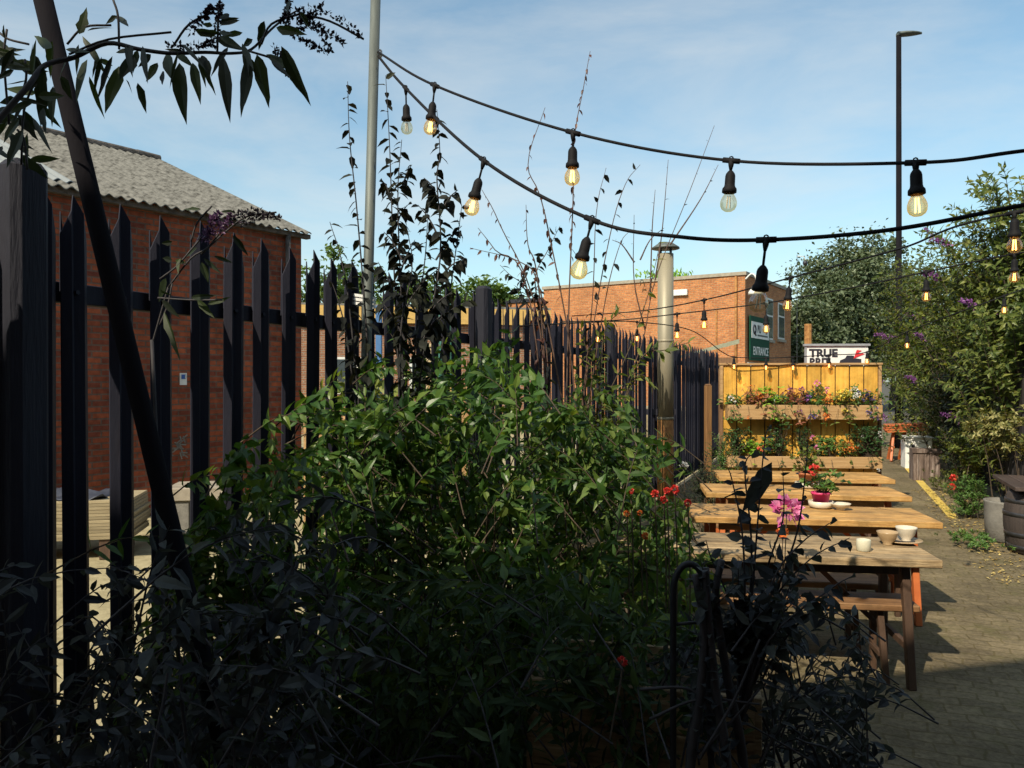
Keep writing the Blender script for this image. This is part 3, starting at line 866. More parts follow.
# purple flowered buddleia sprig in front of the pickets
root = thing('flowering_sprig', 'purple flower sprig with long leaves between the pickets at eaves level', 'plant', Vector((-1.02, 2.3, 0)))
fol, st, fl_ = MB(), MB(), MB()
d = 2.45
hand_leaves(fol, [(30, 375, 0, 480, 14), (75, 290, 130, 300, 8), (100, 280, 85, 350, 14), (60, 290, 20, 280, 10), (180, 230, 110, 280, 9), (210, 280, 290, 350, 9), (260, 270, 345, 300, 7), (20, 535, 100, 755, 16), (10, 480, 80, 560, 12), (150, 470, 250, 460, 10),
                  (180, 480, 260, 560, 12), (200, 300, 230, 390, 12), (60, 200, 10, 210, 9), (360, 60, 300, 60, 7), (200, 45, 110, 40, 6), (230, 500, 330, 470, 9), (0, 430, 60, 455, 9), (350, 170, 420, 260, 10)], d, 160, 200, 4.8)
for pts in ([(0, 380), (80, 320), (150, 240), (210, 170)], [(40, 420), (150, 280), (230, 230), (300, 140)], [(200, 260), (320, 150), (420, 80), (560, 60)], [(150, 200), (180, 110), (250, 30)], [(-10, 470), (150, 480), (300, 480)], [(0, 600), (40, 500), (60, 400)], [(-40, 700), (0, 560), (40, 420)]):
    st.tube(spline([at(160 + x / 4.8, 200 + y / 4.8, d) for x, y in pts], 4), .003, 5)
st.tube(spline([Vector((-1.02, 2.3, 0)), Vector((-1.05, 2.35, 1.0)), at(152, 340, d)], 5), .006, 6)
spike(fl_, [at(205, 240, d), at(212, 225, d), at(220, 212, d)], 240, .022, .013)
spike(fl_, [at(218, 232, d), at(228, 222, d), at(232, 214, d)], 120, .014, .012)
f2 = MB()
spike(f2, [at(232, 218, d), at(255, 212, d), at(285, 220, d)], 190, .014, .012)
spike(f2, [at(243, 222, d), at(258, 218, d), at(275, 216, d)], 120, .016, .011)
fol.build('foliage', M['leaf_hang'], root, world=True)
st.build('stem', M['stem_dark'], root, world=True, smooth=True)
fl_.build('flower_spike', M['fl_mauve'], root, world=True)
f2.build('dry_flower_spike', M['fl_dry'], root, world=True)

# dark rose-like plant in front of the tables
rs = [([(742, 720, 2.3), (752, 600, 2.3), (758, 520, 2.3), (765, 440, 2.3), (772, 425, 2.3)], 22, .25),
      ([(742, 720, 2.3), (745, 600, 2.3), (742, 530, 2.3), (732, 480, 2.3), (728, 468, 2.3)], 16, .3),
      ([(742, 720, 2.3), (765, 580, 2.3), (783, 520, 2.3), (783, 470, 2.3)], 14, .3),
      ([(742, 720, 2.3), (775, 600, 2.3), (798, 530, 2.3), (806, 468, 2.3), (808, 440, 2.3)], 14, .35),
      ([(742, 720, 2.3), (770, 610, 2.3), (810, 560, 2.3), (850, 538, 2.3)], 16, .35),
      ([(742, 720, 2.3), (735, 620, 2.3), (712, 560, 2.3), (706, 540, 2.3)], 10, .4),
      ([(742, 720, 2.3), (770, 590, 2.25), (800, 545, 2.25), (835, 520, 2.25)], 16, .4),
      ([(742, 720, 2.3), (752, 560, 2.35), (745, 470, 2.35), (755, 452, 2.35)], 20, .45),
      ([(742, 720, 2.3), (770, 640, 2.2), (830, 590, 2.2), (855, 575, 2.2)], 16, .4)]
for k in range(16):
    tx, ty = random.uniform(695, 850), random.uniform(545, 610)
    rs.append(([(742, 720, 2.3), ((742 + tx) / 2, 640, 2.3), (tx, ty, 2.3 + random.uniform(-.15, .15))], 14, .45))
rr = shoot_plant('rose_bush', 'tall dark rose bush with rounded leaves silhouetted against the tables', Vector((.68, 2.3, 0)), rs, .06, .042, M['leaf_dark'], M['stem_dark'], 'shrub', r=.0045, curl=.2, droop=.5)
fb = MB()
fb.leaves([tuple(at(772, 462, 2.32))], [tuple(at(744, 512, 2.3) - at(772, 462, 2.32))], [(.2, -1, .1)], .175, .062, curl=.05, fold=.2)
fb.build('hanging_leaf', M['leaf_dark'], rr, world=True)


def petal_ball(mb, c, r, n, size, flat=1.0):
    PP, DD, NN = [], [], []
    for i in range(n):
        v = Vector((random.gauss(0, 1), random.gauss(0, 1), random.gauss(0, 1) + .35)).normalized()
        PP.append((c[0] + v.x * r * .55, c[1] + v.y * r * .55, c[2] + v.z * r * .55 * flat))
        DD.append((v.x + random.gauss(0, .3), v.y + random.gauss(0, .3), v.z + random.gauss(0, .3)))
        NN.append((random.gauss(0, 1), random.gauss(0, 1), random.gauss(0, 1)))
    mb.leaves(PP, DD, NN, np.array([size * random.uniform(.7, 1.2) for _ in PP]), size * .8, lod=1, curl=.1)


def bloom(name, label, px, py, d, r, mat, stem_to):
    c = at(px, py, d)
    b0 = Vector(stem_to)
    root = thing(name, label, 'flower', b0)
    m = MB()
    petal_ball(m, c, r, 60, r * .75)
    m.build('petals', mat, root, world=True)
    s = MB().tube(spline([b0, b0.lerp(c, .6) + Vector((.01, 0, .03)), c], 4), .003, 5)
    s.build('stem', M['stem'], root, world=True)


for (px, py, r, lb) in [(655, 494, .028, 'pale red flower head at the right end of the shrubs above a trio'), (667, 491, .026, 'small red flower head in the shrubs beside the second table'), (675, 490, .032, 'bright red flower head nearest the second table end'),
                        (664, 500, .028, 'red flower head just below the bright pair in the shrubs'), (688, 503, .026, 'dark red flower head by the end of the second table'), (645, 536, .028, 'red flower hanging over the grey end of the nearest table'),
                        (640, 513, .02, 'small orange red flower low in the shrubs left of the tables'), (627, 514, .024, 'orange red flower furthest into the green shrub'), (631, 491, .022, 'dark red bloom against the fence below the flue pipe')]:
    q = at(px, 600, 3.3); q.z = .3
    bloom('red_flower', lb, px, py, 3.3, r * .55, M['fl_red'] if py < 510 else M['fl_orange'], q)
bloom('pink_flower', 'large pink flower head behind the dark rose bush at the nearest table', 787, 511, 4.25, .075, M['fl_pink'], (1.42, 4.22, 0))
bloom('coral_flower', 'coral flower below the large pink one at the table edge', 783, 533, 4.2, .03, M['fl_orange'], (1.40, 4.18, 0))
bloom('crimson_flower', 'deep crimson flower in the shade at the bottom of the shrubs', 622, 662, 2.25, .014, M['fl_red'], at(610, 740, 2.2))
q = at(683, 560, 6.0); q.z = .2
bloom('white_flower', 'white flower cluster at the foot of the flue pipe', 684, 466, 6.0, .03, M['fl_white'], q)

# ------------------------------------------------------------------ fence
fd0, fd1, pit = 1.6, 17.6, .166
org = Vector((.408 * fd0 - 2.5, fd0, 0))
ang = math.atan2(U.y, U.x)
root = thing('palisade_fence', 'black metal palisade fence with pointed pickets running along the yard', 'fence', org, ang)
KS = math.sqrt(1 + .408 ** 2)
np_ = int((fd1 - fd0) / pit)
pk = None
for i in range(np_):
    s = i * pit * KS
    if any(abs(s - (q_ - fd0) * KS) < .08 for q_ in (2.37, 5.48)): s += .05
    if pk is None or i < 14:
        m = MB()
        h = 2.40 + random.uniform(-.012, .012)
        # folded W section, spear top with a shorter spur behind
        xs = [-.052, -.030, -.004, .022, .052]
        ys = [.006, -.016, .004, -.014, .006]
        tops = [h - .135, h - .06, h, h - .06, h - .15]
        th = .004
        vs, fs = [], []
        for k in range(5):
            vs += [(xs[k], ys[k], .06), (xs[k], ys[k], tops[k] - .03), (xs[k], ys[k] + th, .06), (xs[k], ys[k] + th, tops[k] - .03)]
        for k in range(4):
            A, B = k * 4, k * 4 + 4
            fs += [(A, B, B + 1, A + 1), (A + 2, A + 3, B + 3, B + 2), (A + 1, B + 1, B + 3, A + 3), (A, A + 2, B + 2, B)]
        fs += [(0, 1, 3, 2), (16, 18, 19, 17)]
        m.add(vs, fs)
        for zb_ in (.38, 2.04):
            m.tube([(0.0, .004, zb_), (0.0, -.010, zb_)], .009, 6)
        # spur
        m.add([(-.040, .02, h - .35), (-.028, .02, h - .35), (-.028, .02, h - .16), (-.038, .02, h - .09), (-.040, .026, h - .35), (-.028, .026, h - .35), (-.028, .026, h - .16), (-.038, .026, h - .09)],
              [(0, 1, 2, 3), (7, 6, 5, 4), (0, 4, 5, 1), (1, 5, 6, 2), (2, 6, 7, 3), (3, 7, 4, 0)])
        o = m.build('picket', M['fence'], root)
        pk = o
    else:
        o = root.children[i % 14].copy()
        COL.objects.link(o)
        o.parent = root
    o.location = (s, 0, 0)
    o.rotation_euler = (random.gauss(0, .004), random.gauss(0, .006), random.gauss(0, .12))
tot = (fd1 - fd0) * KS
for z in (.38, 2.04):
    MB().box(-.2, tot + .2, .03, .075, z - .034, z + .034, .003).build('rail', M['fence'], root)
for dd in (2.37, 5.48, 8.60, 11.70, 14.80):
    s = (dd - fd0) * KS
    m = MB()
    w = .06
    m.box(s - w, s + w, -.12, -.025, 0, 2.405 - max(0, dd - 6) * .012, .022)
    m.build('post', M['post'], root)

# ------------------------------------------------------------------ leaning pole, scaffold pole
a, b = at(18, -110, 2.12), at(283, 1000, 1.98)
b = a + (b - a) * ((a.z - 0.0) / (a.z - b.z))
m = MB()
for i, rr_ in ((0, .0245),):
    m.tube([a, a.lerp(b, .33), a.lerp(b, .66), b], rr_, 18)
o = m.build('leaning_pole', M['darkpole'], None, smooth=False)
tag(o, 'thick dark pole leaning diagonally in front of the fence', 'pole')
for p in o.data.polygons: p.use_smooth = len(p.vertices) == 4

root = thing('scaffold_pole', 'galvanised steel pole standing upright and taped to the fence', 'pole', at(352, 720, 4.05) * 1)
ptop, pbot = at(377, -40, 4.1), at(366.5, 345, 4.02)
pb = pbot + (pbot - ptop) * (pbot.z / (ptop.z - pbot.z))
root.location = pb
m = MB().tube([pb, pb.lerp(ptop, .5), ptop], .0262, 20)
o = m.build('tube', M['galv'], root, world=True)
for p in o.data.polygons: p.use_smooth = len(p.vertices) == 4
for k, (z0, nn) in enumerate(((298, 3), (366, 2))):
    for j in range(nn):
        c0 = at(351, z0 - 3 + j * 4, 4.10)
        c1 = at(375.5 if k == 0 else 372, z0 + 1 + j * 4, 4.06)
        q = MB()
        mid = (c0 + c1) / 2
        ring = []
        dv = (c1 - c0)
        for t in range(24):
            an = 2 * math.pi * t / 24
            ring.append(mid + dv * .5 * math.cos(an) * 1.02 + Vector((0, 1, 0)) * math.sin(an) * .05 + Vector((0, 0, 0)))
        ring.append(ring[0])
        vs, fs = [], []
        for p in ring:
            vs += [p + Vector((0, 0, -.0075)), p + Vector((0, 0, .0075))]
        for t in range(24):
            fs.append((2 * t, 2 * t + 2, 2 * t + 3, 2 * t + 1))
        q.add(vs, fs)
        q.build('tape_band', M['white_tape'], root, world=True, smooth=True)
c0 = at(376, 53, 4.1)
q = MB()
for j in range(3):
    cz = c0 + Vector((0, 0, .006 - j * .012))
    q.tube([cz + Vector((math.cos(t * math.pi / 8) * .030, math.sin(t * math.pi / 8) * .030, 0)) for t in range(17)], .005, 6)
q.build('cable_wrap', M['white_tape'], root, world=True, smooth=True)

# ------------------------------------------------------------------ brick building, left
wa = math.atan2(-.809, -.588)           # wall runs back towards the viewer from its far corner
corner = Vector((-3.24, 12.0, 0))
wl, half, eav, rid = 13.0, 4.15, 4.02, 5.80
root = thing('brick_building', 'red brick building with grey corrugated roof behind the fence', 'building', corner, wa)
# local x along the wall (towards the viewer), local -y ... which side is the inside
inside = Vector((-.809, .588, 0))
ly = Vector((-math.sin(wa), math.cos(wa), 0))
sg = 1 if inside.dot(ly) > 0 else -1
MB().box(0, wl, min(0, sg * .25), max(0, sg * .25), 0, eav - .04).build('front_wall', M['brick_dark'], root)
MB().box(0.25, wl, min(sg * (2 * half - .25), sg * 2 * half), max(sg * (2 * half - .25), sg * 2 * half), 0, eav - .04).build('back_wall', M['brick_dark'], root)
g = MB()
pr = [(sg * .252, 0), (sg * half * 2 - sg * .252, 0), (sg * half * 2 - sg * .252, eav - .05), (sg * half, rid - .12), (sg * .252, eav - .05)]
vs = [(0, y, z) for y, z in pr] + [(.25, y, z) for y, z in pr]
g.add(vs, [(0, 1, 2, 3, 4), (9, 8, 7, 6, 5)] + [(i, 5 + i, 5 + (i + 1) % 5, (i + 1) % 5) for i in range(5)])
g.build('gable_wall', M['brick_dark'], root)


def corrugated(x0, x1, pitch, amp, p_of, n_t=6, th=.012, n=8):
    """Corrugated sheet: p_of(t)->(y,z), waves along x."""
    m = MB()
    nx = int((x1 - x0) / pitch * n)
    vs, fs = [], []
    for layer in (0, 1):
        for i in range(nx + 1):
            x = x0 + (x1 - x0) * i / nx
            w = amp * math.sin(2 * math.pi * (x - x0) / pitch) - layer * th
            for k in range(n_t + 1):
                y, z = p_of(k / n_t)
                vs.append((x, y, z + w))
    st_ = n_t + 1
    half_ = (nx + 1) * st_
    for i in range(nx):
        for k in range(n_t):
            q = i * st_ + k
            fs.append((q, q + st_, q + st_ + 1, q + 1))
            fs.append((half_ + q, half_ + q + 1, half_ + q + st_ + 1, half_ + q + st_))
        for k in (0, n_t):
            q = i * st_ + k
            fs.append((q, q + st_, half_ + q + st_, half_ + q))
    for i in (0, nx):
        for k in range(n_t):
            q = i * st_ + k
            fs.append((q, q + 1, half_ + q + 1, half_ + q))
    return m.add(vs, fs)


slope = (rid - eav) / half
ov = .16
rf = corrugated(-.07, wl, .145, .020, lambda t: (sg * (-ov + (half + ov - .02) * t), eav + .04 - ov * slope + (rid - eav + ov * slope) * t), 3).build('roof', M['cement'], root, smooth=False)
corrugated(-.07, wl, .145, .020, lambda t: (sg * (2 * half + ov - (half + ov - .02) * t), eav + .04 - ov * slope + (rid - eav + ov * slope) * t), 3).build('roof', M['cement'], root)
rc = MB()
for i in range(int(wl / .42)):
    x0 = -.08 + i * .42
    rc.tube([(x0, sg * half, rid + .05), (x0 + .43, sg * half, rid + .052 + random.uniform(-.006, .006))], .075, 10)
rc.build('ridge_cap', M['ridge'], rf)
corrugated(3.3, 4.9, .145, .020, lambda t: (sg * (.10 + (half * .62) * t), eav + .058 + .10 * slope + (half * .62) * slope * t), 3).build('patch_sheet', M['patch'], rf)
MB().box(-.10, wl, -sg * .05 - .05, -sg * .05 + .05, eav - .10, eav - .035).build('gutter', M['ridge'], root)

dpp = MB().tube([(.3, -sg * .07, eav - .1), (.3, -sg * .07, .1)], .04, 10).build('downpipe', M['ridge'], root, smooth=True)
for x in (1.6, 4.4, 7.0):
    MB().box(x, x + .225, min(-sg * .004, -sg * .02), max(-sg * .004, -sg * .02), .52, .67).build('air_brick', M['terracotta'], root)
# parking notice and graffiti patch on the wall
def wall_pt(px, py):
    """(local x, z) where the ray meets the brick wall."""
    k = (px - 512) / F
    s = (corner.x - k * corner.y) / (.588 - k * .809)
    d_ = corner.y - .809 * s
    return s, EYE + (HOR - py) / F * d_


wx, wz = wall_pt(183, 379)
wl_loc = corner + Vector((math.cos(wa), math.sin(wa), 0)) * wx
root2 = thing('parking_notice', 'small white parking notice on the red brick wall', 'sign', (wl_loc.x, wl_loc.y, wz), wa)
yo = -sg * .004
MB().box(-.05, .05, min(yo, yo - sg * .006), max(yo, yo - sg * .006), -.08, .08).build('plate', M['win_frame'], root2)
yy = yo - sg * .007
MB().box(-.03, .03, min(yy, yy - sg * .002), max(yy, yy - sg * .002), 0.0, .06).build('blue_square', M['sign_blue'], root2)
text_mesh('P', .06, 'letter_p', M['win_frame'], root2, (.018 if sg > 0 else -.018, yy - sg * .004, .01), (R(90), 0, 0 if sg > 0 else R(180)), .001)
if sg < 0: pass
wx, wz = wall_pt(174, 447)
wl_loc = corner + Vector((math.cos(wa), math.sin(wa), 0)) * wx
m = MB()
for k in range(26):
    x0, z0 = random.uniform(-.16, .16), random.uniform(-.14, .14)
    an = random.choice((.6, -.6, 1.3, .1))
    l_ = random.uniform(.03, .07)
    m.obox(Vector((x0, yo, z0)), Vector((math.cos(an), 0, math.sin(an))) * l_, Vector((0, .0015, 0)), Vector((-math.sin(an), 0, math.cos(an))) * .009)
o = m.build('chalk_scrawl', M['concrete'])
o.location = (wl_loc.x, wl_loc.y, wz); o.rotation_euler = (0, 0, wa)
tag(o, 'patch of pale scrawled paint low on the red brick wall', 'graffiti')

# stacked boards under a tarpaulin in the yard
p0 = at(30, 515, 7.75)
root = thing('board_stack', 'stack of pale boards under a dark tarpaulin behind the left pickets', 'stack of boards', (p0.x, p0.y, 0), R(12))
m = MB()
for k in range(12):
    m.box(-1.1 + random.uniform(-.02, .02), 1.02 + random.uniform(-.02, .02), -.35, .35 + random.uniform(-.02, .02), .20 + k * .032, .20 + k * .032 + .029, .002)
m.build('boards', M['board_pale'], root)
for x in (-.85, 0, .8):
    MB().box(x - .08, x + .08, -.33, .33, .0, .198, .004).build('bearer', M['wood_brown'], root)
m = MB()
nx, ny = 22, 10
vs = [(-1.0 + 1.75 * i / nx, -.33 + .72 * j / ny,   .605 + .03 * math.sin(i * .9) * math.cos(j * .7) + .02 * math.sin(i * 2.1 + j)) for i in range(nx + 1) for j in range(ny + 1)]
m.add(vs, [(i * (ny + 1) + j, (i + 1) * (ny + 1) + j, (i + 1) * (ny + 1) + j + 1, i * (ny + 1) + j + 1) for i in range(nx) for j in range(ny)])
o = m.build('tarpaulin', M['tarp'], root, smooth=True)
md = o.modifiers.new('thick', 'SOLIDIFY'); md.thickness = .008
p0 = at(205, 505, 8.6)
root = thing('stone_slab', 'pale stone slab on blocks beside the board stack', 'slab', (p0.x, p0.y, 0), R(10))
MB().box(-.35, .35, -.3, .3, .46, .60, .01).build('slab', M['capstone'], root)
for x in (-.25, .25): MB().box(x - .14, x + .14, -.27, .27, 0, .458, .005).build('block', M['concrete'], root)

# ------------------------------------------------------------------ things in the yard beyond the fence
def yard_building():
    a0, a1 = at(300, 350, 25), at(545, 350, 27)
    L_ = (Vector((a1.x, a1.y, 0)) - Vector((a0.x, a0.y, 0)))
    root = thing('low_brick_workshop', 'low brick workshop with ochre fascia seen through the fence', 'building', (a0.x, a0.y, 0), math.atan2(L_.y, L_.x))
    n = L_.length
    MB().box(0, n, 0, 5, 0, 3.6).build('wall', M['brick_yard'], root)
    MB().box(-.15, n + .15, -.2, 5.2, 3.62, 4.15).build('fascia', M['fascia'], root)
    for k in range(3):
        x = 1.0 + k * 2.5
        w = MB().box(x, x + 1.2, -.02, .05, 1.3, 2.5).build('window', M['win_frame'], root)
        MB().box(x + .08, x + 1.12, -.03, .03, 1.38, 2.42).build('pane', M['win_glass'], w)
    MB().box(-.15, n + .15, -.2, 5.2, 4.153, 4.22).build('roof', M['concrete'], root)


yard_building()


def simple_post(name, label, px, ytop, d, w, mat, cat, h2=None):
    p = at(px, ytop, d)
    m = MB()
    m.box(-w / 2, w / 2, -w / 2, w / 2, 0, p.z - .06, .01)
    m.box(-w / 2 - .03, w / 2 + .03, -w / 2 - .03, w / 2 + .03, p.z - .058, p.z, .01)
    o = m.build(name, mat)
    o.location = (p.x, p.y, 0)
    return tag(o, label, cat)


simple_post('cream_gatepost', 'cream rendered gatepost standing in the yard beyond the fence', 432, 344, 13, .18, M['cream'], 'gatepost')
simple_post('blue_post', 'slim blue post in the yard behind the galvanised pole', 379, 306, 16, .12, M['blue'], 'post')
# teal shipping containers
for (px0, px1, yt, d, lb) in ((441, 452, 300, 17, 'tall teal locker in the yard beyond the cream gatepost'), (640, 704, 408, 21, 'low pale container standing in the yard behind the flue pipe')):
    p, q = at(px0, yt, d), at(px1, yt, d)
    root = thing('teal_container', lb, 'container', (p.x, p.y, 0), 0.15)
    n = q.x - p.x
    m = MB()
    m.box(0, n, 0, 1.6, .08, p.z)
    m.build('body', M['teal'] if px0 < 600 else M['board_pale'], root)
    m = MB()
    kk = max(3, int(n / .16))
    for i in range(kk):
        x = (i + .25) * n / kk
        m.box(x, x + n / kk * .45, -.03, -.001, .15, p.z - .06)
    m.build('ribs', M['green_metal'] if px0 < 600 else M['capstone'], root)
    for x in (0, n - .1):
        MB().box(x, x + .1, 0.1, 1.5, 0, .078).build('foot', M['sign_black'], root)
# wooden pallets leaning / stacked
for (px, py, d, lb) in ((346, 395, 9.5, 'wooden pallet stood on edge behind the sunlit shrub'), (452, 385, 11, 'wooden pallet stood on edge behind the square fence post')):
    p = at(px, py, d)
    root = thing('wooden_pallet', lb, 'pallet', (p.x, p.y, 0), .2)
    m = MB()
    for i in range(7):
        x = -.5 + i * .155
        m.box(x, x + .09, -.02, 0, 0, p.z)
    m.build('slats', M['planter_box'], root)
    for z in (.05, p.z * .5, p.z - .15):
        MB().box(-.5, .52, .002, .09, z, z + .1).build('bearer', M['planter_box'], root)
# parked pale car behind the fence
def car(name, label, loc, rz, paint, L=4.0, W=1.72, H=1.48):
    root = thing(name, label, 'car', loc, rz)
    prof = [(-L / 2, .35), (-L / 2 + .02, .78), (-L / 2 + .12, .98), (-L / 2 + .55, H - .06), (-L / 2 + .95, H), (.55, H - .02), (1.25, .98), (L / 2 - .15, .82), (L / 2, .55), (L / 2 - .03, .3)]
    m = MB().prism(prof, -W / 2, W / 2)
    o = m.build('body', paint, root)
    bv = o.modifiers.new('soft', 'BEVEL'); bv.width = .09; bv.segments = 3; bv.limit_method = 'ANGLE'; bv.angle_limit = R(20)
    bm_ = MB().box(-L / 2 - .07, -L / 2 + .12, -W / 2 + .02, W / 2 - .02, .30, .52, .03).build('bumper', M['car_grey'], root)
    MB().box(L / 2 - .15, L / 2 + .05, -W / 2 + .02, W / 2 - .02, .28, .5, .03).build('bumper', M['car_grey'], root)
    g = MB()
    g.add([(-L / 2 + .13, -.62, 1.03), (-L / 2 + .13, .62, 1.03), (-L / 2 + .50, .56, H - .10), (-L / 2 + .50, -.56, H - .10)], [(0, 1, 2, 3)])
    gl = g.build('rear_window', M['car_glass'], root)
    gl.location = (-.035, 0, .02)
    for sgn in (-1, 1):
        s_ = MB()
        yv = sgn * (W / 2 + .003)
        s_.add([(-L / 2 + .6, yv, .98), (1.1, yv, .98), (.5, yv, H - .1), (-L / 2 + .85, yv, H - .1)], [(0, 1, 2, 3)])
        s_.build('side_window', M['car_glass'], root)
        t_ = MB().box(-L / 2 - .03, -L / 2 + .12, sgn * (W / 2 - .14) - .08, sgn * (W / 2 - .14) + .08, .66, .96, .02).build('tail_light', M['tail'], root)
        for x in (-L / 2 + .7, L / 2 - .75):
            Mx = Matrix.Rotation(R(90), 3, 'X')
            w_ = MB().lathe([(.20, -.1), (.30, -.1), (.315, -.06), (.315, .06), (.30, .1), (.20, .1)], (x, sgn * (W / 2 - .08), .315), 24, Mx).build('wheel', M['tyre'], root, smooth=False)
            MB().lathe([(.03, -.115), (.19, -.112), (.195, -.09), (.195, .09), (.19, .112), (.03, .115)], (x, sgn * (W / 2 - .08), .315), 20, Mx).build('rim', M['hoop'], w_)
    MB().box(-L / 2 - .075, -L / 2 - .071, -.26, .26, .58, .69).build('number_plate', M['fl_yellow'], root)
    return root


rp_ = gnd(853, 458)
car('red_car', 'red car parked behind the flower planter, only its rear corner showing', (rp_.x, rp_.y + 2.0, 0), R(90 - 18) , M['red_car'])
# annex and the entrance building
cor = Vector((9.26, 31.0, 0))
lang = math.atan2(.545, -.839)          # along the lit wall, going left and back
rang = math.atan2(.839, .545)
HB = 6.04
root = thing('entrance_building', 'brick flat roofed building with a green entrance sign at its corner', 'building', cor, rang)
# local x along the shaded wall (away right), local +y along the lit wall (away left)
MB().box(0, 7.4, 0, 9.3, 0, HB - .12).build('wall', M['brick_lit'], root)
MB().box(-.06, 7.46, -.06, 9.36, HB - .118, HB + .02).build('coping', M['capstone'], root)
for (x, z0, z1) in ((3.0, 3.5, 5.3), (5.0, 3.6, 5.25)):
    w = MB().box(x, x + 1.1, -.03, .04, z0, z1).build('window', M['win_frame'], root)
    q = MB()
    q.box(x + .09, x + .55 - .03, -.045, .0, z0 + .08, z0 + 1.0); q.box(x + .58, x + 1.01, -.045, 0, z0 + .08, z0 + 1.0); q.box(x + .09, x + 1.01, -.045, 0, z0 + 1.08, z1 - .08)
    q.build('pane', M['win_glass'], w)
    MB().box(x - .08, x + 1.18, -.10, -.002, z0 - .12, z0 - .002).build('sill', M['capstone'], w)
dp = MB()
dp.tube([(-.06, .35, HB - .15), (-.06, .35, 3.2), (-.06, .35, .1)], .05, 8)
dp.build('drainpipe', M['rust'], root, smooth=True)
dp = MB().tube([(-.05, 1.15, 4.6), (-.05, 1.15, .3)], .03, 6).build('drainpipe', M['rust'], root, smooth=True)
MB().box(0.3, 2.0, -.05, -.002, 1.9, 2.45).build('door_canopy', M['win_frame'], root)
# corner lamp
wl_ = thing('wall_lamp', 'white swan neck lamp at the corner of the entrance building', 'lamp', cor + Vector((0, 0, 5.1)), rang)
m = MB().tube(spline([(0, -.01, .65), (.0, -.25, .85), (.0, -.42, .7), (.0, -.42, .35)], 5), .035, 8).build('arm', M['win_frame'], wl_, smooth=True)
m = MB().lathe([(.05, .45), (.10, .40), (.28, .12), (.30, .02), (.27, .02), (.05, .36)], (0, -.42, 0), 16).build('shade', M['win_frame'], wl_, smooth=True)
# vent box
b_ = MB().box(-.14, -.002, 2.35, 3.0, 5.25, 5.5, .02).build('vent', M['win_frame'], root)
# entrance sign on the shaded wall
sgn_ = thing('entrance_sign', 'green entrance sign with white panel on the corner of the brick building', 'sign', cor, rang)
sx0, sx1 = .35, 3.2
MB().box(sx0, sx1, -.11, -.06, 2.55, 4.35, .01).build('board', M['sign_green'], sgn_)
pnl = MB().box(sx0 + .15, sx1 - .15, -.125, -.112, 3.45, 4.12).build('white_panel', M['white'], sgn_)
text_mesh('ENTRANCE', .48, 'lettering', M['white'], sgn_, (sx0 + .38, -.116, 2.78), (R(90), 0, 0), .003, .006, .92)
text_mesh('BU', .42, 'panel_lettering', M['sign_black'], pnl, (sx0 + .95, -.13, 3.70), (R(90), 0, 0), .003, .02)
text_mesh('D', .42, 'panel_lettering', M['sign_black'], pnl, (sx0 + 2.15, -.13, 3.70), (R(90), 0, 0), .003, .02)
q = MB().box(sx0 + .95, sx0 + 2.5, -.131, -.126, 3.55, 3.62)
q.build('panel_rule', M['sign_black'], pnl)
q = MB()
Mx = Matrix.Rotation(R(90), 3, 'X')
ring = [(.17 * math.cos(t * math.pi / 12), .17 * math.sin(t * math.pi / 12)) for t in range(25)]
q.tube([(sx0 + .52 + x, -.132, 3.80 + z) for x, z in ring], .035, 6)
q.tube([(sx0 + .55, -.132, 3.72), (sx0 + .70, -.132, 3.55)], .035, 6)
q.build('emblem', M['sign_black'], pnl)
# pale low box below the sign
bx_ = thing('white_cabinet', 'pale cabinet against the wall below the entrance sign', 'cabinet', cor + Vector((.3, -.55, 0)), rang)
MB().box(0, 2.2, -.55, 0, .1, 2.1, .02).build('body', M['win_frame'], bx_)
MB().box(.05, 2.15, -.5, -.05, 0, .098).build('plinth', M['concrete'], bx_)
# annex
an = at(548, 350, 36.5)
root = thing('brick_annex', 'lower brick annex with a long window left of the entrance building', 'building', (an.x, an.y, 0), lang)
MB().box(0, 4.6, -4.5, 0, 0, 5.45).build('wall', M['brick_lit'], root)
MB().box(-.08, 4.7, -4.6, .08, 5.453, 5.62).build('roof', M['sign_black'], root)
root.rotation_euler.z = lang
w = MB().box(1.2, 3.2, 0.002, .06, 3.5, 5.0).build('window', M['win_frame'], root)
q = MB()
for k in range(4): q.box(1.26 + k * .49, 1.26 + k * .49 + .42, .055, .075, 3.58, 4.92)
q.build('pane', M['win_glass'], w)
# felt lean-to roof beside the fence
p = at(692, 352, 26)
root = thing('lean_to_shed', 'small shed with green grey felt roof in front of the lit brick wall', 'shed', (p.x, p.y, 0), R(-6))
MB().box(0, 1.35, 0, 2, 0, 2.5).build('wall', M['planter_frame'], root)
m = MB().add([(-.2, -.2, 2.52), (1.5, -.2, 2.95), (1.5, 2.2, 2.95), (-.2, 2.2, 2.52), (-.2, -.2, 2.62), (1.5, -.2, 3.1), (1.5, 2.2, 3.1), (-.2, 2.2, 2.62)],
             [(3, 2, 1, 0), (4, 5, 6, 7), (0, 1, 5, 4), (1, 2, 6, 5), (2, 3, 7, 6), (3, 0, 4, 7)]).build('roof', M['awning'], root)
